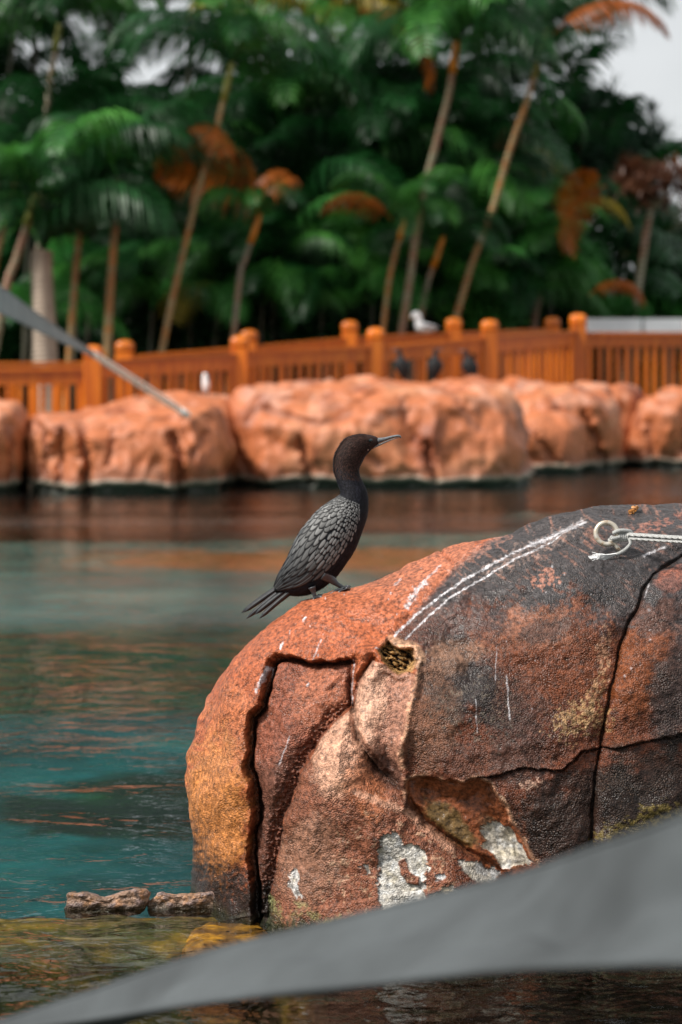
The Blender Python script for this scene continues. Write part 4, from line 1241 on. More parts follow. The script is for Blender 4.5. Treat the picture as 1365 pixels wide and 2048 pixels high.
# the mass of foliage behind them
def bake(frs, place):
    vs, fs, n = [], [], 0
    for (shape, M4) in place:
        v, f = frs[shape]
        vv = v @ M4[:3, :3].T + M4[:3, 3]
        vs.append(vv); fs += [tuple(i + n for i in q) for q in f]; n += len(v)
    return np.concatenate(vs), fs
def lite(a0, a1, dr, seed):
    m = frond(a0, a1, 15, dr, .36, .030, seed)
    return (np.array([tuple(x) for x in m.v]), m.f)
LITE = [lite(a, b, c, 30 + i) for i, (a, b, c) in enumerate(FR_SHAPES)]
def top_z(x):
    return np.interp(x, [-12, -2, 2.6, 3.4, 4.4, 5.6, 6.6, 9], [16.5, 16.5, 14.5, 6.6, 6.0, 5.4, 3.6, 3.4])
gaps = [(-4.45, 6.75, .75, .5), (-3.2, 6.85, .6, .45), (-.75, 6.6, .30, .35), (.5, 6.9, .25, .3), (2.55, 6.4, .3, .3), (-5.9, 5.9, .15, .35)]
place = []
while len(place) < 1400:
    x = rng.uniform(-12, 7); y = rng.uniform(44.5, 52); z = rng.uniform(.6, 16.5)
    if z > top_z(x): continue
    xx = x * 42 / y; zz = CAMH + (z - CAMH) * 42 / y
    if any(((xx - a) / (c + .35)) ** 2 + ((zz - b) / (e + .3)) ** 2 < 1 for a, b, c, e in gaps) : continue
    if 5.6 < z < 9 and rng.random() < (.5 if -6 < xx < -.3 else .15): continue
    E = Euler((rng.uniform(-.5, .5), rng.uniform(-.4, .4), rng.uniform(0, 6.28))).to_matrix().to_4x4()
    s = rng.uniform(1.5, 2.6)
    M4 = np.array(Matrix.Translation((x, y, z)) @ E @ Matrix.Scale(s, 4))
    place.append((int(rng.integers(0, 5)), M4))
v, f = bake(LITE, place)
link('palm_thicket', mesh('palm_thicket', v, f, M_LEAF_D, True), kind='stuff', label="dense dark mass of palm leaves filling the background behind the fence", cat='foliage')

def leafball(centers, n, size, droop=.3):
    """leaf-sized faces spread through ellipsoids (centre, radii)"""
    V_, F_ = [], []
    for (c, r) in centers:
        c = np.array(c); r = np.array(r)
        d = rng.normal(size=(n, 3)); d /= np.linalg.norm(d, axis=1)[:, None]
        rad = rng.uniform(.45, 1.0, n) ** .5
        lum = 1 + .22 * np.sin(d[:, 0] * 5 + c[0]) * np.cos(d[:, 2] * 6 + 1)
        p = c + d * r * (rad * lum)[:, None]
        a = d + rng.normal(size=(n, 3)) * .8; a[:, 2] -= droop; a /= np.linalg.norm(a, axis=1)[:, None]
        b = np.cross(a, rng.normal(size=(n, 3))); b /= np.linalg.norm(b, axis=1)[:, None]
        s = size * rng.uniform(.6, 1.3, n)[:, None]
        q = np.stack([p, p + a * s * .5 + b * s * .22, p + a * s, p + a * s * .5 - b * s * .22], 1)
        k = sum(len(x) for x in V_)
        V_.append(q.reshape(-1, 3)); F_ += [(k + 4 * i, k + 4 * i + 1, k + 4 * i + 2, k + 4 * i + 3) for i in range(n)]
    return np.concatenate(V_), F_
cs = [((x, rng.uniform(53, 57), rng.uniform(.5, 4.6)), (rng.uniform(1.2, 2.2), 1.2, rng.uniform(1.0, 1.8))) for x in np.linspace(-14, 6.5, 34)]
cs += [((x, rng.uniform(52, 55), rng.uniform(4.6, 6.6)), (rng.uniform(1.0, 1.8), 1.0, rng.uniform(.8, 1.3))) for x in np.linspace(-13, 3.6, 22)]
cs += [((x, 56, 1.6), (1.8, 1.2, 1.8)) for x in np.linspace(-14, 9, 14)]
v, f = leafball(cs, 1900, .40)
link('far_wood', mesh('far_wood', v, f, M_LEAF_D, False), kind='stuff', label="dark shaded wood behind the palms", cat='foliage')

def bush(label, u, v, d, ru, rv, m, n=2200, size=.12, group=None):
    c = P(u, v, d); r = (ru / F * d, ru / F * d * .8, rv / F * d)
    root = empty('bush', (c.x, c.y, GZ), label=label, cat='bush', group=group)
    V_, F_ = leafball([((c.x + dx * r[0], c.y + rng.uniform(-.3, .3), c.z + dz * r[2]), (r[0] * .62, r[1] * .6, r[2] * .62)) for dx, dz in ((-.4, -.1), (.4, 0), (0, .35), (0, -.3), (-.1, .1))], n // 5, size)
    link('foliage', mesh('foliage', V_, F_, m, False), root)
    st = MB()
    for k in range(4): st.tube([(c.x + (k - 1.5) * .08, c.y, GZ - .05), (c.x + (k - 1.5) * .3 * r[0], c.y + .1 * (k % 2), c.z)], [.03, .01], 5)
    st.build('stems', M_TR_G, root)
bush("rounded bright green hedge bush just above the white wall at right", 1240, 622, 42, 62, 30, M_LEAF_B, 2600, .10)
bush("large light green bush at the right edge, above the white wall", 1335, 590, 47, 105, 62, M_LEAF_B, 4200, .16)
bush("dark green bush right of the round topped posts, under the palm crowns", 960, 630, 40, 80, 55, M_LEAF_M, 2600, .14)
bush("dark bush behind the left fence posts", 330, 660, 40, 120, 60, M_LEAF_D, 2600, .14)
bush("dark bush behind the middle of the fence", 610, 640, 40, 120, 60, M_LEAF_D, 2600, .14)
bush("mid green bush between the forked stem and the tallest post", 1120, 600, 43, 90, 75, M_LEAF_D, 2600, .16)
bush("olive bush at the right edge behind the umbrella shaped tree", 1370, 480, 52, 110, 75, leaf_mat('olive_leaf', (.07, .08, .03), (.16, .15, .05)), 3200, .16)

# spiky rosette trees at right
def rosette(n=26, seed=1):
    r = random.Random(seed); mb = MB()
    for i in range(n):
        az = r.uniform(0, 6.283); el = r.uniform(-.5, 1.3); l = r.uniform(.75, 1.1)
        d = Vector((math.cos(az) * math.cos(el), math.sin(az) * math.cos(el), math.sin(el)))
        s = d.cross(Vector((0, 0, 1))).normalized() * .055
        m1 = d * l * .5; e = d * l + Vector((0, 0, -.22 * l))
        mb.add([-s * .6, s * .6, m1 + s, m1 - s, e], [(0, 1, 2, 3), (3, 2, 4)])
    return mb
ROS = [rosette(26, k) for k in range(3)]
_rm = {}
def spiky_tree(label, u, v, d, ru, rv, n, m, size, base_u, mtr, name='screw_pine', branches=7, flat=False):
    c = P(u, v, d); b = P(base_u, 700, d); b.z = GZ - .05
    root = empty(name, tuple(b), label=label, cat='tree')
    rx, rz = ru / F * d, rv / F * d
    fork = c - Vector((0, 0, rz * (.9 if flat else .7)))
    t = MB(); t.tube(catmull([b, b.lerp(fork, .5) + Vector((.05, 0, 0)), fork], 6), .07, 8); t.build('trunk', mtr, root)
    for k in range(branches):
        a = 2 * math.pi * k / branches
        e = c + Vector((math.cos(a) * rx * .7, math.sin(a) * rx * .6, rz * random.uniform(-.2, .5)))
        q = MB(); q.tube(catmull([fork, fork.lerp(e, .5) + Vector((0, 0, -.05)), e], 4), [.05, .045, .04, .035, .03, .025, .02, .02, .02], 6); q.build('branch', mtr, root)
    for k in range(n):
        dd = rng.normal(size=3); dd /= np.linalg.norm(dd)
        rr = rng.uniform(.55, 1.0)
        p = c + Vector((dd[0] * rx * rr, dd[1] * rx * .8 * rr, dd[2] * rz * rr))
        j = k % 3
        if (j, m.name) not in _rm: _rm[(j, m.name)] = ROS[j].me('leaf_rosette', m, False)
        o = bpy.data.objects.new('leaf_rosette', _rm[(j, m.name)]); C.objects.link(o); o.parent = root
        o.location = p - root.location; o.rotation_euler = (dd[0] * .6, dd[1] * .6, rng.uniform(0, 6.28)); s = size * rng.uniform(.8, 1.25); o.scale = (s, s, s)
spiky_tree("large dark spiky leaved tree whose crown slopes down to the right against the sky", 1170, 310, 46, 115, 150, 85, M_LEAF_G, .55, 1130, M_TR_P)
spiky_tree("smaller spiky leaved tree crown at the right edge of the thicket, lower than its neighbour", 1275, 300, 47.5, 70, 95, 46, M_LEAF_G, .5, 1270, M_TR_P)
spiky_tree("umbrella shaped tree with reddish brown dry crown on a thin pale trunk", 1300, 375, 42, 78, 48, 44, M_LEAF_R, .36, 1222, M_TR_P, 'umbrella_tree', 8, True)

# white wall behind the fence at right
wl = empty('white_barrier', tuple(P(1175, 700, 42.5)), label="white horizontal barrier in two lengths behind the fence at right, below the bushes", cat='barrier')
for a, b in ((1150, 1283), (1288, 1620)):
    q = MB(); A = P(a, 637, 40.4); B = P(b, 638, 40.4)
    q.box(((A.x + B.x) / 2, 40.4, A.z - .12), (B.x - A.x, .25, .24), bevel=.02); q.build('board', M_WHITE, wl, False)
    for t_ in (.15, .5, .85):
        q = MB(); q.box((A.x + (B.x - A.x) * t_, 40.5, (A.z - .24 + GZ) / 2), (.10, .10, A.z - .24 - GZ)); q.build('leg', M_TR_D, wl, False)

# ------------------------------------------------------------------ birds
M_BLK = simple('black_plumage', (.004, .004, .005), .7, .35, 40)
M_WB = simple('white_plumage', (.80, .80, .80), .6, .05, 20)
M_BILLD = simple('dark_horn', (.10, .11, .12), .35, .3, 60)
M_YEL = simple('yellow_horn', (.55, .30, .05), .4, .2, 60)
def far_cormorant(label, x0, x1, foot_v, head_v, d, turn):
    a = P(x1, foot_v, d); top = P(x0, head_v, d); H = (top.z - a.z)
    root = empty('cormorant', tuple(a), label=label, cat='bird', group='black cormorants resting on the far rock')
    dx = top.x - a.x
    def q(t, s=0, y=0): return Vector((a.x + dx * min(1, t * 1.3) + s, a.y + y, a.z + H * t))
    b = MB(); b.tube(catmull([q(.02), q(.14), q(.36), q(.56), q(.68), q(.80), q(.90), q(.97, turn * .015), q(1.0, turn * .02)], 4),
                     list(np.interp(np.linspace(0, 8, 33), range(9), [.025, .062, .082, .074, .046, .030, .030, .030, .008])), 14)
    b.build('body', M_BLK, root)
    t = MB(); s0 = q(.10, -.0, .02); s1 = Vector((a.x - dx * .35, a.y - .06, a.z - .04))
    for k in range(5): t.tube([s0, s1 + Vector(((k - 2) * .014, 0, 0))], [.014, .008], 5)
    t.build('tail', M_BLK, root)
    bl = MB(); bl.tube([q(.955, turn * .02), q(.965, turn * .06), q(.96, turn * .10)], [.012, .008, .004], 6); bl.build('bill', M_BILLD, root)
    for sgn in (-1, 1):
        w = MB(); w.tube(catmull([q(.60, sgn * .055, -.015), q(.4, sgn * .068, -.03), q(.12, sgn * .035, -.03), q(-.02, sgn * .012, -.03)], 3), [.012, .03, .034, .034, .03, .028, .024, .02, .014, .008], 8)
        w.build('wing', M_BLK, root)
        l = MB(); l.tube([q(.06, sgn * .03), Vector((a.x + sgn * .03, a.y, a.z - .03))], [.012, .010], 6); l.build('leg', M_BLK, root)
far_cormorant("black cormorant on the far rock, leftmost of three, left of the fence post gap", 800, 811, 756, 697, 30.0, -1)
far_cormorant("black cormorant on the far rock standing straight upright, middle one of three", 872, 868, 757, 697, 30.0, 1)
far_cormorant("black cormorant on the far rock leaning toward the fence post, rightmost of three", 934, 948, 758, 699, 30.0, -1)

def gull():
    d = 37.0
    def g(u, v, y=0): return P(u, v, d) + Vector((0, y, 0))
    root = empty('gull', tuple(g(843, 668)), label="white gull facing left on the rear fence rail beside the tall pinkish trunk", cat='bird')
    b = MB(); b.tube(catmull([g(824, 637), g(829, 630), g(836, 631), g(838, 642), g(842, 653), g(855, 656), g(868, 656), g(875, 655)], 4),
                     list(np.interp(np.linspace(0, 7, 29), range(8), [.012, .046, .056, .056, .085, .078, .045, .012])), 14)
    b.build('body', M_WB, root)
    q = MB(); q.tube([g(826, 634), g(821, 636), g(818, 638)], [.012, .010, .003], 6); q.build('bill', M_YEL, root)
    w = simple('pale_grey_wing', (.62, .64, .66), .6, .05)
    for s in (-1, 1):
        q = MB(); q.tube(catmull([g(840, 646, s * .065), g(852, 650, s * .075), g(866, 653, s * .04), g(878, 655, s * .01)], 4), list(np.interp(np.linspace(0, 3, 13), range(4), [.012, .04, .028, .004])), 8); q.build('wing', w, root)
        q = MB(); q.tube([g(846, 662, s * .03), g(845, 673, s * .03)], .008, 6); q.build('leg', M_YEL, root)
gull()
def white_bird():
    d = 29.2
    def g(u, v, y=0): return P(u, v, d) + Vector((0, y, 0))
    root = empty('white_bird', tuple(g(411, 784)), label="small white bird standing upright on the rock hump in front of the left fence", cat='bird')
    b = MB(); b.tube(catmull([g(411, 784), g(412, 778), g(412, 768), g(411, 758), g(410, 750), g(409, 746)], 4), list(np.interp(np.linspace(0, 5, 21), range(6), [.012, .036, .045, .034, .032, .006])), 12); b.build('body', M_WB, root)
    q = MB(); q.tube([g(406, 750), g(402, 751)], [.008, .002], 6); q.build('bill', M_YEL, root)
    for s in (-4, 4):
        q = MB(); q.tube([g(411 + s, 780), g(411 + s, 792)], .007, 5); q.build('leg', M_BILLD, root)
white_bird()

# ---- the cormorant in front
BD = 6.255
def Z2(zx, zy): return (460 + zx / 3.4125, 840 + zy / 3.4125)
ST = [((300, 1142), (338, 1176), 5), ((335, 1050), (430, 1200), 15), ((385, 960), (545, 1190), 25), ((425, 870), (645, 1140), 33), ((470, 780), (715, 1083), 39), ((530, 700), (790, 990), 42),
      ((600, 620), (856, 885), 42), ((680, 560), (903, 770), 38), ((730, 530), (940, 655), 32), ((756, 500), (946, 565), 27), ((748, 464), (936, 487), 25), ((730, 415), (909, 428), 22), ((715, 358), (886, 378), 20),
      ((711, 300), (884, 330), 20), ((718, 241), (904, 285), 22), ((745, 187), (924, 247), 23), ((775, 142), (940, 228), 24), ((815, 112), (950, 216), 23), ((870, 98), (957, 209), 20), ((930, 97), (966, 203), 16), ((980, 107), (985, 192), 11), ((1012, 122), (1008, 172), 6), ((1022, 140), (1020, 150), 1)]
SD = [Vector((*Z2(*a), 0)) for a, b, c in ST]; SV = [Vector((*Z2(*b), 0)) for a, b, c in ST]; SH = [Vector((c, 0, 0)) for a, b, c in ST]
KN = 6
D_ = np.array([tuple(p)[:2] for p in catmull(SD, KN)]); V_ = np.array([tuple(p)[:2] for p in catmull(SV, KN)]); H_ = np.array([p.x for p in catmull(SH, KN)])
CC = (D_ + V_) / 2
ARC = np.concatenate([[0], np.cumsum(np.hypot(*np.diff(CC, axis=0).T))])
PX = BD / F
def surf(arc, phi, off=0.0):
    """arc: photo pixels from the tail base; phi: 0 back ridge, pi belly, on the side we see"""
    i = np.interp(arc, ARC, np.arange(len(ARC)))
    def it(a): return np.array([np.interp(i, np.arange(len(ARC)), a[:, k]) for k in range(2)])
    dd, vv = it(D_), it(V_); h = np.interp(i, np.arange(len(ARC)), H_)
    c = (dd + vv) / 2; r = (dd - vv) / 2; rl = np.hypot(*r)
    q = c + r * math.cos(phi) * (1 + off / max(rl, 1)); y = -(h + off) * math.sin(phi)
    d = BD + y * PX
    return P(q[0], q[1], BD) + Vector((0, y * PX, 0))
def stat(k): return ARC[min(len(ARC) - 1, int(round(k * KN)))]
bird = empty('cormorant', tuple(P(640, 1195, BD)), label="dark cormorant with grey scalloped wing feathers perched in profile on the large near rock", cat='bird')
nr_, na_ = len(ARC), 48
BV = np.zeros((nr_, na_, 3)); BC = np.zeros((nr_, na_, 3))
for i in range(nr_):
    k = i / KN
    hd = sst(11.5, 15.5, np.array(k)); face = sst(17, 20, np.array(k))
    for j in range(na_):
        ph = 2 * math.pi * j / na_
        BV[i, j] = surf(ARC[i], ph)
        c = np.array((.006, .007, .011)) * (1 - hd) + np.array((.022, .010, .008)) * hd
        if 15.5 < k < 19 and math.cos(ph) < .2: c = c * 1.2 + np.array((.008, .002, .001))
        if math.cos(ph) < -.9 and 8 < k < 12: c = c + np.array((.05, .03, .025)) * (.5 + .5 * math.sin(i * 2.1))
        BC[i, j] = c
# uneven plumage surface
nz = fbm(BV[..., 0] / .008, BV[..., 1] / .008, BV[..., 2] / .014, 3)
cen = BV.mean(1, keepdims=True)
BV = cen + (BV - cen) * (1 + .035 * nz[..., None])
MF, ntf, bf_ = mat('dark_plumage')
a_ = ntf.nodes.new('ShaderNodeAttribute'); a_.attribute_name = 'albedo'
n_ = noise(ntf, 420, 4, .65, gco(ntf)); k_ = ramp(ntf, n_.outputs['Fac'], [(.35, .55), (.65, 1.6)])
ntf.links.new(mixc(ntf, 1.0, a_.outputs['Color'], k_.outputs[0], 'MULTIPLY'), bf_.inputs['Base Color'])
bf_.inputs['Roughness'].default_value = .6; bf_.inputs['Specular IOR Level'].default_value = .18
ntf.links.new(bump(ntf, n_.outputs['Fac'], .8, .0016), bf_.inputs['Normal'])
gm = grid_mesh('body', BV.transpose(1, 0, 2), True, MF, {'albedo': BC.transpose(1, 0, 2).reshape(-1, 3)})
body = link('body', gm, bird)
# close the tail end
tb = MB(); tb.tube([surf(0, 0).lerp(surf(0, math.pi), .5) - Vector((.004, 0, .003)), surf(8, 0).lerp(surf(8, math.pi), .5)], [.006, .011], 10); tb.build('rump', MF, bird)

def fur(name, regions, parent):
    """short barbs lying back over the skin"""
    V2, F2, A2 = [], [], []
    for (k0, k1, p0, p1, n, L, W, lift, col) in regions:
        for _ in range(n):
            a0 = random.uniform(stat(k0), stat(k1)); ph = random.uniform(p0, p1)
            l = L * random.uniform(.6, 1.3)
            b0 = surf(a0, ph, -.3); e = surf(max(0, a0 - l), ph + random.uniform(-.1, .1), lift * random.uniform(.3, 1.2)); m = surf(a0 - l * .5, ph, lift * .35)
            s = (surf(a0, ph + .05) - surf(a0, ph - .05)); s = s.normalized() * W * PX * .5
            i = len(V2); V2 += [b0 - s, b0 + s, m + s * .7, m - s * .7, e]; F2 += [(i, i + 1, i + 2, i + 3), (i + 3, i + 2, i + 4)]
            v_ = random.choice((.35, .7, 1.0, 1.6, 2.4)); A2 += [tuple(c * v_ for c in col)] * 5
    return link(name, mesh(name, V2, F2, MF, True, {'albedo': np.array(A2)}), parent, kind='stuff')
fur('head_and_neck_plumage', [(11.5, 19.2, -.5, 3.6, 4200, 5.5, 1.5, 1.9, (.026, .012, .009)), (9.0, 12.5, -.5, 3.6, 2200, 6.0, 1.7, 1.6, (.008, .008, .012)),
                              (12.2, 17.2, -.35, .35, 700, 7.5, 1.5, 4.6, (.018, .011, .010)), (11.6, 12.6, -.3, .3, 60, 5.5, 1.4, 3.4, (.02, .018, .018))], body)
fur('belly_plumage', [(.6, 9.2, 1.9, 3.5, 2400, 8, 2.0, .8, (.006, .007, .010)), (.6, 3.4, 2.7, 3.4, 260, 10, 1.6, 2.6, (.012, .012, .013))], body)

# feathers of the folded wing, one by one
MW, ntw, bw = mat('scalloped_wing_feather')
e_ = ntw.nodes.new('ShaderNodeAttribute'); e_.attribute_name = 'edge'
t_ = ntw.nodes.new('ShaderNodeAttribute'); t_.attribute_name = 'tone'
oi = ntw.nodes.new('ShaderNodeObjectInfo')
rr_ = ramp(ntw, e_.outputs['Fac'], [(.30, 0.0), (.66, 1.0)])
vr = ramp(ntw, oi.outputs['Random'], [(0, .6), (1, 1.35)])
cc_ = ntw.nodes.new('ShaderNodeMix'); cc_.data_type = 'RGBA'; ntw.links.new(t_.outputs['Fac'], cc_.inputs['Factor'])
cc_.inputs['A'].default_value = (.020, .023, .027, 1); cc_.inputs['B'].default_value = (.160, .160, .158, 1)
cv = mixc(ntw, 1.0, cc_.outputs['Result'], vr.outputs[0], 'MULTIPLY')
ntw.links.new(mixc(ntw, rr_.outputs[0], cv, (.006, .006, .007)), bw.inputs['Base Color'])
bw.inputs['Roughness'].default_value = .5; bw.inputs['Specular IOR Level'].default_value = .25
ACR = [-1, -.72, -.3, 0, .3, .72, 1]
def feather(parent, name, a0, ph0, L, W, base_off, lift, tone, skew=0.0, conv=0.0):
    nl = 7; V2 = []; ed = []
    i0 = np.interp(a0, ARC, np.arange(len(ARC)))
    rl = max(4, np.interp(i0, np.arange(len(ARC)), np.hypot(*(D_ - V_).T) / 2)); hh = max(4, np.interp(i0, np.arange(len(ARC)), H_)); rad = (rl + hh) / 2
    for il in range(nl):
        l = il / (nl - 1)
        prof = min(1.0, (l + .30) / .55) * max(0.0, 1 - l ** 2.6) ** .62 + (.03 if il == nl - 1 else 0)
        for x in ACR:
            ph = ph0 + (x * W / 2 * prof + skew * l * L) / rad + conv * l
            p = surf(max(.5, a0 - l * L), ph, base_off + lift * l - .9 * abs(x) ** 2)
            V2.append(p)
            ed.append(max(abs(x) ** 1.5 * .95, l ** 5 * 1.0, .62 if (x == 0 and tone < .4) else 0, (.15 - l) * 4))
    m_ = len(ACR)
    F2 = [(i * m_ + j, i * m_ + j + 1, (i + 1) * m_ + j + 1, (i + 1) * m_ + j) for i in range(nl - 1) for j in range(m_ - 1)]
    me = mesh(name, V2, F2, MW, True, {'edge': np.array(ed), 'tone': np.full(len(V2), tone)})
    return link(name, me, parent)
wing = link('wing', mesh('wing', [surf(a, p, -.5) for a in (stat(3), stat(7)) for p in (.6, 1.6)], [(0, 1, 3, 2)], MF, True), bird)
plim = lambda k: float(np.interp(k, [0, 1, 2, 3, 4, 5, 6, 7, 8, 8.6], [1.75, 1.85, 1.95, 2.0, 2.15, 2.3, 2.3, 2.3, 2.15, 1.9]))
rows = []
a = stat(.9) + 8; row = 0
cnt = 0
while a < stat(8.75):
    k = float(np.interp(a, ARC, np.arange(len(ARC)))) / KN
    L = float(np.interp(k, [0.8, 2.2, 3.6, 4.6, 5.6, 6.6, 7.4, 8.6], [66, 64, 52, 38, 31, 20, 12, 8]))
    i0 = k * KN
    rl = np.interp(i0, np.arange(len(ARC)), np.hypot(*(D_ - V_).T) / 2); hh = np.interp(i0, np.arange(len(ARC)), H_); rad = (rl + hh) / 2
    ph = -.35 + (row % 2) * .5 * 10 / rad
    while ph < plim(k):
        # big scapulars over the upper side, small coverts lower down at the front
        low = float(sst(1.15, 1.6, np.array(ph))) * float(sst(3.6, 4.8, np.array(k)))
        l = L * (1 - .50 * low) * random.uniform(.75, 1.2)
        w = float(np.interp(k, [1, 3, 4.5, 6, 7.4, 8.6], [10, 12, 15, 14, 9.0, 6.5])) * (1 - .42 * low) * random.uniform(.8, 1.2)
        tone = float(np.clip(np.interp(k, [1, 3, 4.2, 5.5, 8, 8.7], [.12, .22, .55, .95, .9, .35]) + random.uniform(-.12, .12) - .15 * (ph < .35), 0, 1))
        if low > .5 and k > 4: tone = min(1, tone + .1)
        conv = float(np.interp(k, [1, 3, 5], [-.12, -.06, 0])) * (ph - .8)
        feather(wing, 'feather', a + random.uniform(-.10, .10) * L, ph + random.uniform(-1, 1) / rad, l, w, .5 + row * .02, 1.4 + l * .012, tone, 0, conv); cnt += 1
        ph += w * (.80 if low < .5 else .74) / rad
    a += L * (.42 if k > 4.5 else .32); row += 1
print('feathers', cnt)
# tail feathers
MT = simple('tail_feather_grey', (.022, .024, .027), .5, .5, 120)
for k, (b0, b1, t0) in enumerate([((315, 1148), 4, (78, 1302)), ((330, 1150), 2, (95, 1298)), ((345, 1160), 0, (112, 1342)), ((372, 1165), -2, (170, 1313)), ((390, 1170), 0, (140, 1318)), ((405, 1168), -4, (200, 1341)), ((430, 1165), 2, (215, 1316))]):
    u0, v0 = Z2(*b0); u1, v1 = Z2(*t0)
    A = P(u0 + 18, v0 - 12, BD + b1 * PX * 2); B = P(u1, v1, BD + b1 * PX * 4)
    dr = (B - A); L = dr.length; dr.normalize(); sd = Vector((0, 1, 0)).cross(dr).normalized()
    q = MB(); vv = []; 
    for i in range(9):
        t = i / 8; w = (.0022 + .0042 * math.sin(math.pi * min(1, t * .75 + .08))) * (1 if i < 8 else .12); c = A + dr * L * t + Vector((0, 0, -.006 * t * t))
        vv += [c - sd * w + Vector((0, .002, 0)), c + Vector((0, -.0018, 0)), c + sd * w + Vector((0, .001, 0)), c + Vector((0, .0022, 0))]
    q.add(vv, [(i * 4 + j, i * 4 + (j + 1) % 4, i * 4 + 4 + (j + 1) % 4, i * 4 + 4 + j) for i in range(8) for j in range(4)] + [(32, 33, 34, 35)])
    q.build('tail_feather', MT, bird)
# bill
def bill(name, D, V, hd, m):
    Dp = [Vector((*Z2(*a), 0)) for a in D]; Vp = [Vector((*Z2(*a), 0)) for a in V]
    Dc, Vc = catmull(Dp, 4), catmull(Vp, 4); hs = np.interp(np.linspace(0, len(D) - 1, len(Dc)), range(len(D)), hd)
    vv = []; n = 12
    for a, b, h in zip(Dc, Vc, hs):
        c = (a + b) / 2; r = (a - b) / 2
        for j in range(n):
            an = 2 * math.pi * j / n; q = c + r * math.cos(an)
            vv.append(P(q.x, q.y, BD) + Vector((0, h * PX * math.sin(an), 0)))
    ff = [(i * n + j, i * n + (j + 1) % n, (i + 1) * n + (j + 1) % n, (i + 1) * n + j) for i in range(len(Dc) - 1) for j in range(n)]
    ff += [tuple(range(n)), tuple(range((len(Dc) - 1) * n, len(Dc) * n))]
    return link(name, mesh(name, vv, ff, m, True), bird)
M_UB = simple('grey_upper_bill', (.13, .14, .15), .35, .45, 160); M_LB = simple('dark_lower_bill', (.20, .19, .185), .4, .5, 120)
bill('upper_bill', [(985, 120), (1020, 121), (1060, 117), (1110, 105), (1150, 100), (1167, 107), (1172, 124)], [(975, 180), (1015, 160), (1060, 141), (1110, 124), (1148, 117), (1162, 120), (1169, 127)], [7, 6, 5, 3.6, 3.4, 2.6, .5], M_UB)
bill('lower_bill', [(952, 190), (1015, 162), (1060, 143), (1110, 126), (1158, 118)], [(952, 206), (1010, 182), (1060, 158), (1115, 134), (1158, 121)], [7, 5.5, 4.2, 3, 1], M_LB)
ey = MB(); u, v = Z2(962, 139); ec = P(u, v, BD) + Vector((0, -15.5 * PX, 0))
def ball(c, r, n=14):
    vv, ff = [], []
    for i in range(n // 2 + 1):
        for j in range(n):
            th, ph = math.pi * i / (n // 2), 2 * math.pi * j / n
            vv.append(Vector(c) + r * Vector((math.sin(th) * math.cos(ph), math.cos(th), math.sin(th) * math.sin(ph))))
    for i in range(n // 2):
        for j in range(n): ff.append((i * n + j, i * n + (j + 1) % n, (i + 1) * n + (j + 1) % n, (i + 1) * n + j))
    return vv, ff
ey.add(*ball(ec, 3.9 * PX))
M_EYE, nte, be = mat('dark_teal_eye'); be.inputs['Base Color'].default_value = (.004, .012, .014, 1); be.inputs['Roughness'].default_value = .05
ey.build('eye', M_EYE, bird)
cp = MB(); u, v = Z2(940, 200); cp.add(*ball(P(u, v, BD) + Vector((0, -12 * PX, 0)), 3.0 * PX)); cp.build('gape_patch', simple('pale_gape_skin', (.30, .20, .16), .6), bird)
# legs and webbed feet
M_LEG = simple('dark_leg_skin', (.035, .037, .042), .35, .4, 200, spec=.6)
def leg(pts, rad, foot, toes, y):
    l = MB(); l.tube(catmull([P(*Z2(*p), BD + y) for p in pts], 4), list(np.interp(np.linspace(0, len(pts) - 1, 4 * (len(pts) - 1) + 1), range(len(pts)), [r * PX for r in rad])), 12)
    o = l.build('leg', M_LEG, bird)
    f = MB(); fp = P(*Z2(*foot), BD + y)
    tips = [P(*Z2(*t[:2]), BD + y + t[2]) for t in toes]
    for t in tips:
        f.tube([fp, fp.lerp(t, .5) + Vector((0, 0, .004)), t], [.0055, .0045, .0025], 8)
    for t0, t1 in zip(tips[:-1], tips[1:]):
        mm_ = (t0 + t1) / 2 * .85 + fp * .15
        up = Vector((0, 0, .0012))
        f.add([fp + up, t0 + up, mm_ + up, t1 + up, fp - up, t0 - up, mm_ - up, t1 - up], [(0, 1, 2), (0, 2, 3), (4, 6, 5), (4, 7, 6), (1, 5, 6, 2), (2, 6, 7, 3)])
    fo = f.build('foot', M_LEG, bird); fo.parent = o; fo.location = (0, 0, 0)
leg([(560, 1140), (572, 1175), (583, 1220)], [8, 4.2, 3.6], (584, 1222), [(630, 1212, -.05), (640, 1206, -.02), (636, 1196, .01), (570, 1232, -.02)], -.035)
leg([(640, 1050), (690, 1085), (735, 1122), (786, 1152)], [17, 9, 5.0, 3.8], (786, 1153), [(745, 1180, -.055), (680, 1192, -.035), (800, 1150, -.05), (820, 1138, -.015)], -.02)
th = MB(); th.tube(catmull([P(*Z2(*p), BD - .012) for p in [(640, 990), (680, 1050), (712, 1092)]], 4), list(np.interp(np.linspace(0, 2, 9), range(3), [24 * PX, 16 * PX, 6 * PX])), 14); th.build('thigh', MF, bird)

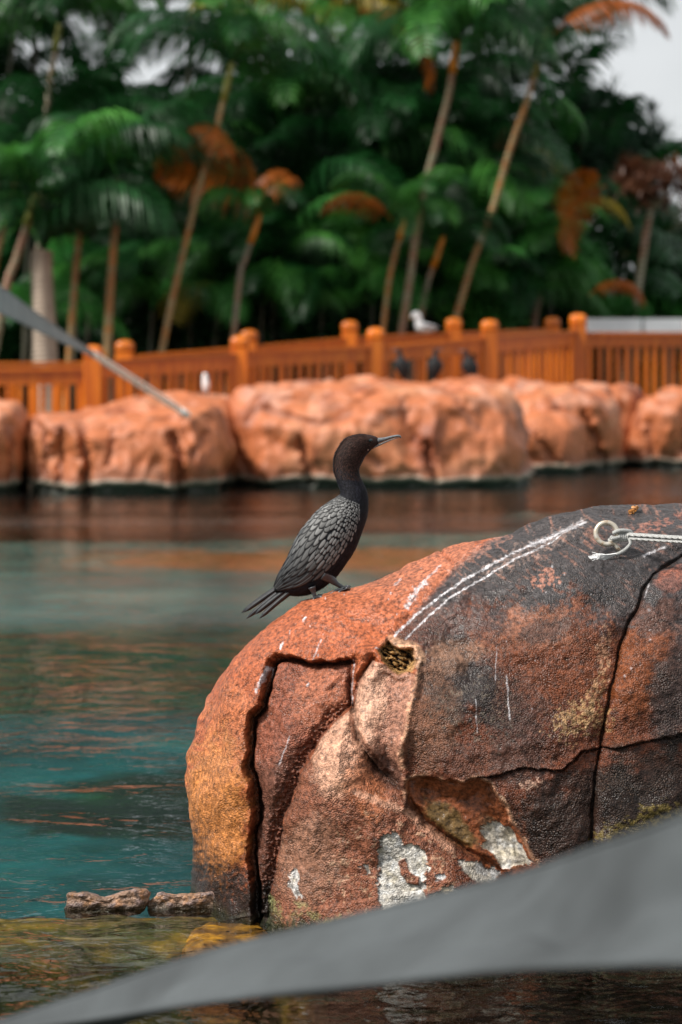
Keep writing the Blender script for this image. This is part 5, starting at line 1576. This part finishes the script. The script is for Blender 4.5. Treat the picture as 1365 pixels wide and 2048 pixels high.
# ------------------------------------------------------------------ eye bolt, rope and the crumb beside it
M_STEEL, nts, bs = mat('rust_stained_steel')
g = gco(nts); n = noise(nts, 90, 4, .6, g)
r = ramp(nts, n.outputs['Fac'], [(.35, (.62, .58, .52)), (.55, (.55, .48, .38)), (.72, (.30, .14, .05))])
nts.links.new(r.outputs[0], bs.inputs['Base Color']); bs.inputs['Metallic'].default_value = .55; bs.inputs['Roughness'].default_value = .38
nb, nn = on_near(1243, 1104)
ED = nb.y - .012
def EP(u, v, y=0): return P(u, v, ED) + Vector((0, y, 0))
eb = empty('eye_bolt', tuple(nb), label="steel eye bolt with rust marks set in the top of the large near rock", cat='eye bolt')
ring = []
for k in range(25):
    a = math.radians(-62 - 318 * k / 24)
    ring.append(EP(1214 + 21.5 * math.cos(a), 1067 - 21.5 * math.sin(a), .006 * math.sin(a)))
ring = [ring[i] for i in range(len(ring))]
q = MB(); q.tube(ring, 5.0 * PX, 12); q.build('ring', M_STEEL, eb)
q = MB(); q.tube(catmull([ring[0] + Vector((-.004, 0, .002)), EP(1230, 1089), EP(1237, 1098), EP(1246, 1112, .02)], 4), [4.8 * PX] * 13, 12); q.build('shank', M_STEEL, eb)
M_ROPE, ntr, br = mat('white_braided_rope')
uvw = ntr.nodes.new('ShaderNodeTexWave'); uvw.wave_type = 'BANDS'; uvw.bands_direction = 'DIAGONAL'; uvw.inputs['Scale'].default_value = 260; uvw.inputs['Distortion'].default_value = .6
ntr.links.new(gco(ntr), uvw.inputs['Vector'])
r = ramp(ntr, uvw.outputs['Fac'], [(.10, (.20, .21, .20)), (.25, (.80, .80, .77)), (.9, (.88, .88, .86))])
ntr.links.new(r.outputs[0], br.inputs['Base Color']); br.inputs['Roughness'].default_value = .7
ntr.links.new(bump(ntr, uvw.outputs['Fac'], .9, .002), br.inputs['Normal'])
rp = empty('rope', tuple(EP(1250, 1073)), label="white braided double rope knotted to the eye bolt and running off to the right", cat='rope')
for v0, v1, y in ((1068.5, 1071.5, -.004), (1076, 1079, .0)):
    q = MB(); q.tube([EP(1252 + (2000 - 1252) * t, v0 + (v1 - v0) * t + 3 * math.sin(math.pi * t), y - .75 * t) for t in np.linspace(0, 1, 30)], 4.0 * PX, 10); q.build('strand', M_ROPE, rp)
coil = []
for k in range(121):
    t = k / 120; a = t * 2 * math.pi * 4.5
    coil.append(EP(1237 + 18 * t + 1.2 * math.sin(a * 1.0), 1073 + 9.0 * math.cos(a), -.0095 * math.sin(a)))
q = MB(); q.tube(coil, 2.0 * PX, 8); kn = q.build('knot', M_ROPE, rp)
for pts in ([(1221, 1074, -.010), (1229, 1076, -.014), (1240, 1074, -.012)], [(1219, 1079, .006), (1226, 1083, .0), (1238, 1079, -.006)], [(1226, 1066, -.006), (1238, 1061, -.010), (1252, 1061, -.008), (1262, 1064, -.004), (1262, 1072, -.004)]):
    q = MB(); q.tube(catmull([EP(*p) for p in pts], 5), 4.0 * PX, 9); o = q.build('loop', M_ROPE, rp)
q = MB(); q.tube(catmull([EP(1259, 1076, -.008), EP(1261, 1086, -.012), EP(1253, 1096, -.014), EP(1243, 1103, -.016), EP(1232, 1108, -.018)], 5), 3.6 * PX, 9); q.build('tail_end', M_ROPE, rp)
q = MB()
M_FR = simple('white_frayed_fibre', (.90, .90, .90), .6, .05)
for k in range(170):
    e = random.gauss(0, 1)
    tip = EP(1181 + random.uniform(-5, 14), 1122 + e * 6.5 + random.uniform(-2, 2), -.018 + random.uniform(-.008, .008))
    q.tube(catmull([EP(1236, 1105.5, -.017), EP(1218, 1111 + e * 1.2, -.022), EP(1200, 1116 + e * 3, -.022), tip], 3), [1.8 * PX, 1.5 * PX, 1.3 * PX, 1.1 * PX, .9 * PX, .8 * PX, .7 * PX, .6 * PX, .5 * PX, .4 * PX], 3, False)
q.tube(catmull([EP(1215, 1110, -.02), EP(1200, 1106, -.02), EP(1188, 1110, -.02), EP(1182, 1120, -.02)], 4), .5 * PX, 3, False)
q.tube(catmull([EP(1208, 1118, -.02), EP(1220, 1123, -.02), EP(1232, 1127, -.016)], 4), .5 * PX, 3, False)
q.build('frayed_end', M_FR, rp)
lp, ln = on_near(1267, 1024)
lf = empty('dry_leaf', tuple(lp), label="tiny crumpled golden brown leaf on the large near rock above the eye bolt", cat='leaf')
q = MB(); vv, ff = ball(lp + Vector((-.002, -.004, .002)), 1.0, 14)
c0 = lp + Vector((-.004, -.004, .001)); vv = [c0 + Vector(((p - c0).x * .009, (p - c0).y * .008, (p - c0).z * .007)) + Vector([random.gauss(0, .0018) for _ in range(3)]) for p in vv]
q.add(vv, ff); q.build('crumpled_blade', simple('golden_brown_leaf', (.34, .14, .03), .5, .6, 300), lf, False)
q = MB(); vv, ff = ball(lp, 1.0, 12); c1_ = lp + Vector((.006, .0, .011)); vv = [c1_ + Vector(((p - lp).x * .008, (p - lp).y * .006, (p - lp).z * .006)) + Vector([random.gauss(0, .0014) for _ in range(3)]) for p in vv]
q.add(vv, ff); q.build('curled_tip', simple('pale_brown_leaf', (.50, .24, .09), .5, .5, 300), lf, False)

# ------------------------------------------------------------------ shade sails
def sailmesh(name, up, lo, m, nu=60, nw=14, sag=0.0):
    A = catmull([P(*p) for p in up], nu // (len(up) - 1)); B = catmull([P(*p) for p in lo], nu // (len(lo) - 1))
    vv = []
    for i, (a, b) in enumerate(zip(A, B)):
        for j in range(nw + 1):
            t = j / nw; p = a.lerp(b, t)
            p.z += (-sag + .010 * math.sin(i * .22 + 2 * t) + .006 * math.sin(i * .05 + 17 * t) + .003 * math.sin(i * .6 - 9 * t)) * math.sin(math.pi * t)
            vv.append(p)
    n = len(A); k = nw + 1
    ff = [(i * k + j, (i + 1) * k + j, (i + 1) * k + j + 1, i * k + j + 1) for i in range(n - 1) for j in range(nw)]
    return vv, ff, A, B
S_up = [(-110, 2078, 3.7), (150, 1996, 3.55), (400, 1911, 3.4), (700, 1836, 3.25), (1000, 1760, 3.1), (1200, 1692, 2.8), (1400, 1618, 2.5), (1900, 1400, 2.2)]
S_lo = [(-110, 2082, 3.7), (150, 2044, 3.35), (400, 2006, 3.1), (700, 1972, 2.85), (1000, 1940, 2.6), (1200, 1930, 2.45), (1400, 1926, 2.3), (1900, 1940, 2.1)]
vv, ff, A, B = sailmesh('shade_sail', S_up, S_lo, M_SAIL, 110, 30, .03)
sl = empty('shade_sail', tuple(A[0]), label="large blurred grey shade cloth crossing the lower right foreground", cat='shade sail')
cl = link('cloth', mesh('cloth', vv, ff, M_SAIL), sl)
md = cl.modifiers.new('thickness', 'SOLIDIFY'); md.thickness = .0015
for L_ in (A, B):
    q = MB(); q.tube(L_, .0045, 8); q.build('hem', M_SAIL, sl)
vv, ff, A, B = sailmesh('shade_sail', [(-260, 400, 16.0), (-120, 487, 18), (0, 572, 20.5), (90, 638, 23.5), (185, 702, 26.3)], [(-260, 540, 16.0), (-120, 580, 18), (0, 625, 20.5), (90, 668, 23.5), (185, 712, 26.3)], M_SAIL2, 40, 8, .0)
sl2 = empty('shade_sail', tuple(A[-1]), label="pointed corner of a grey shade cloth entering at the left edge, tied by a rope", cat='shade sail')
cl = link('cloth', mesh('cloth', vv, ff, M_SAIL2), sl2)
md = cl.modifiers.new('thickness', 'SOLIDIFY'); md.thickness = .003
for L_ in (A, B):
    q = MB(); q.tube(L_, .010, 8); q.build('hem', M_SAIL2, sl2)
M_ROPE2 = simple('pale_pinkish_rope', (.92, .76, .66), .7, .05, 30)
rp2 = empty('rope', tuple(P(370, 828, 27.6)), label="pale doubled rope stretched from the left sail corner down to the far rocks", cat='rope')
for o_ in (-.028, .028):
    q = MB(); q.tube([P(185 + (370 - 185) * t, 707 + (826 - 707) * t, 26.3 + (27.15 - 26.3) * t) + Vector((0, 0, o_ * (.35 + .65 * math.sin(math.pi * (.15 + .7 * t))))) for t in np.linspace(0, 1, 14)], .019, 8); q.build('strand', M_ROPE2, rp2)
q = MB(); q.tube([P(362, 822, 27.1), P(375, 830, 27.22)], .045, 10); q.build('end_knot', simple('white_knot', (.8, .76, .72), .6), rp2)
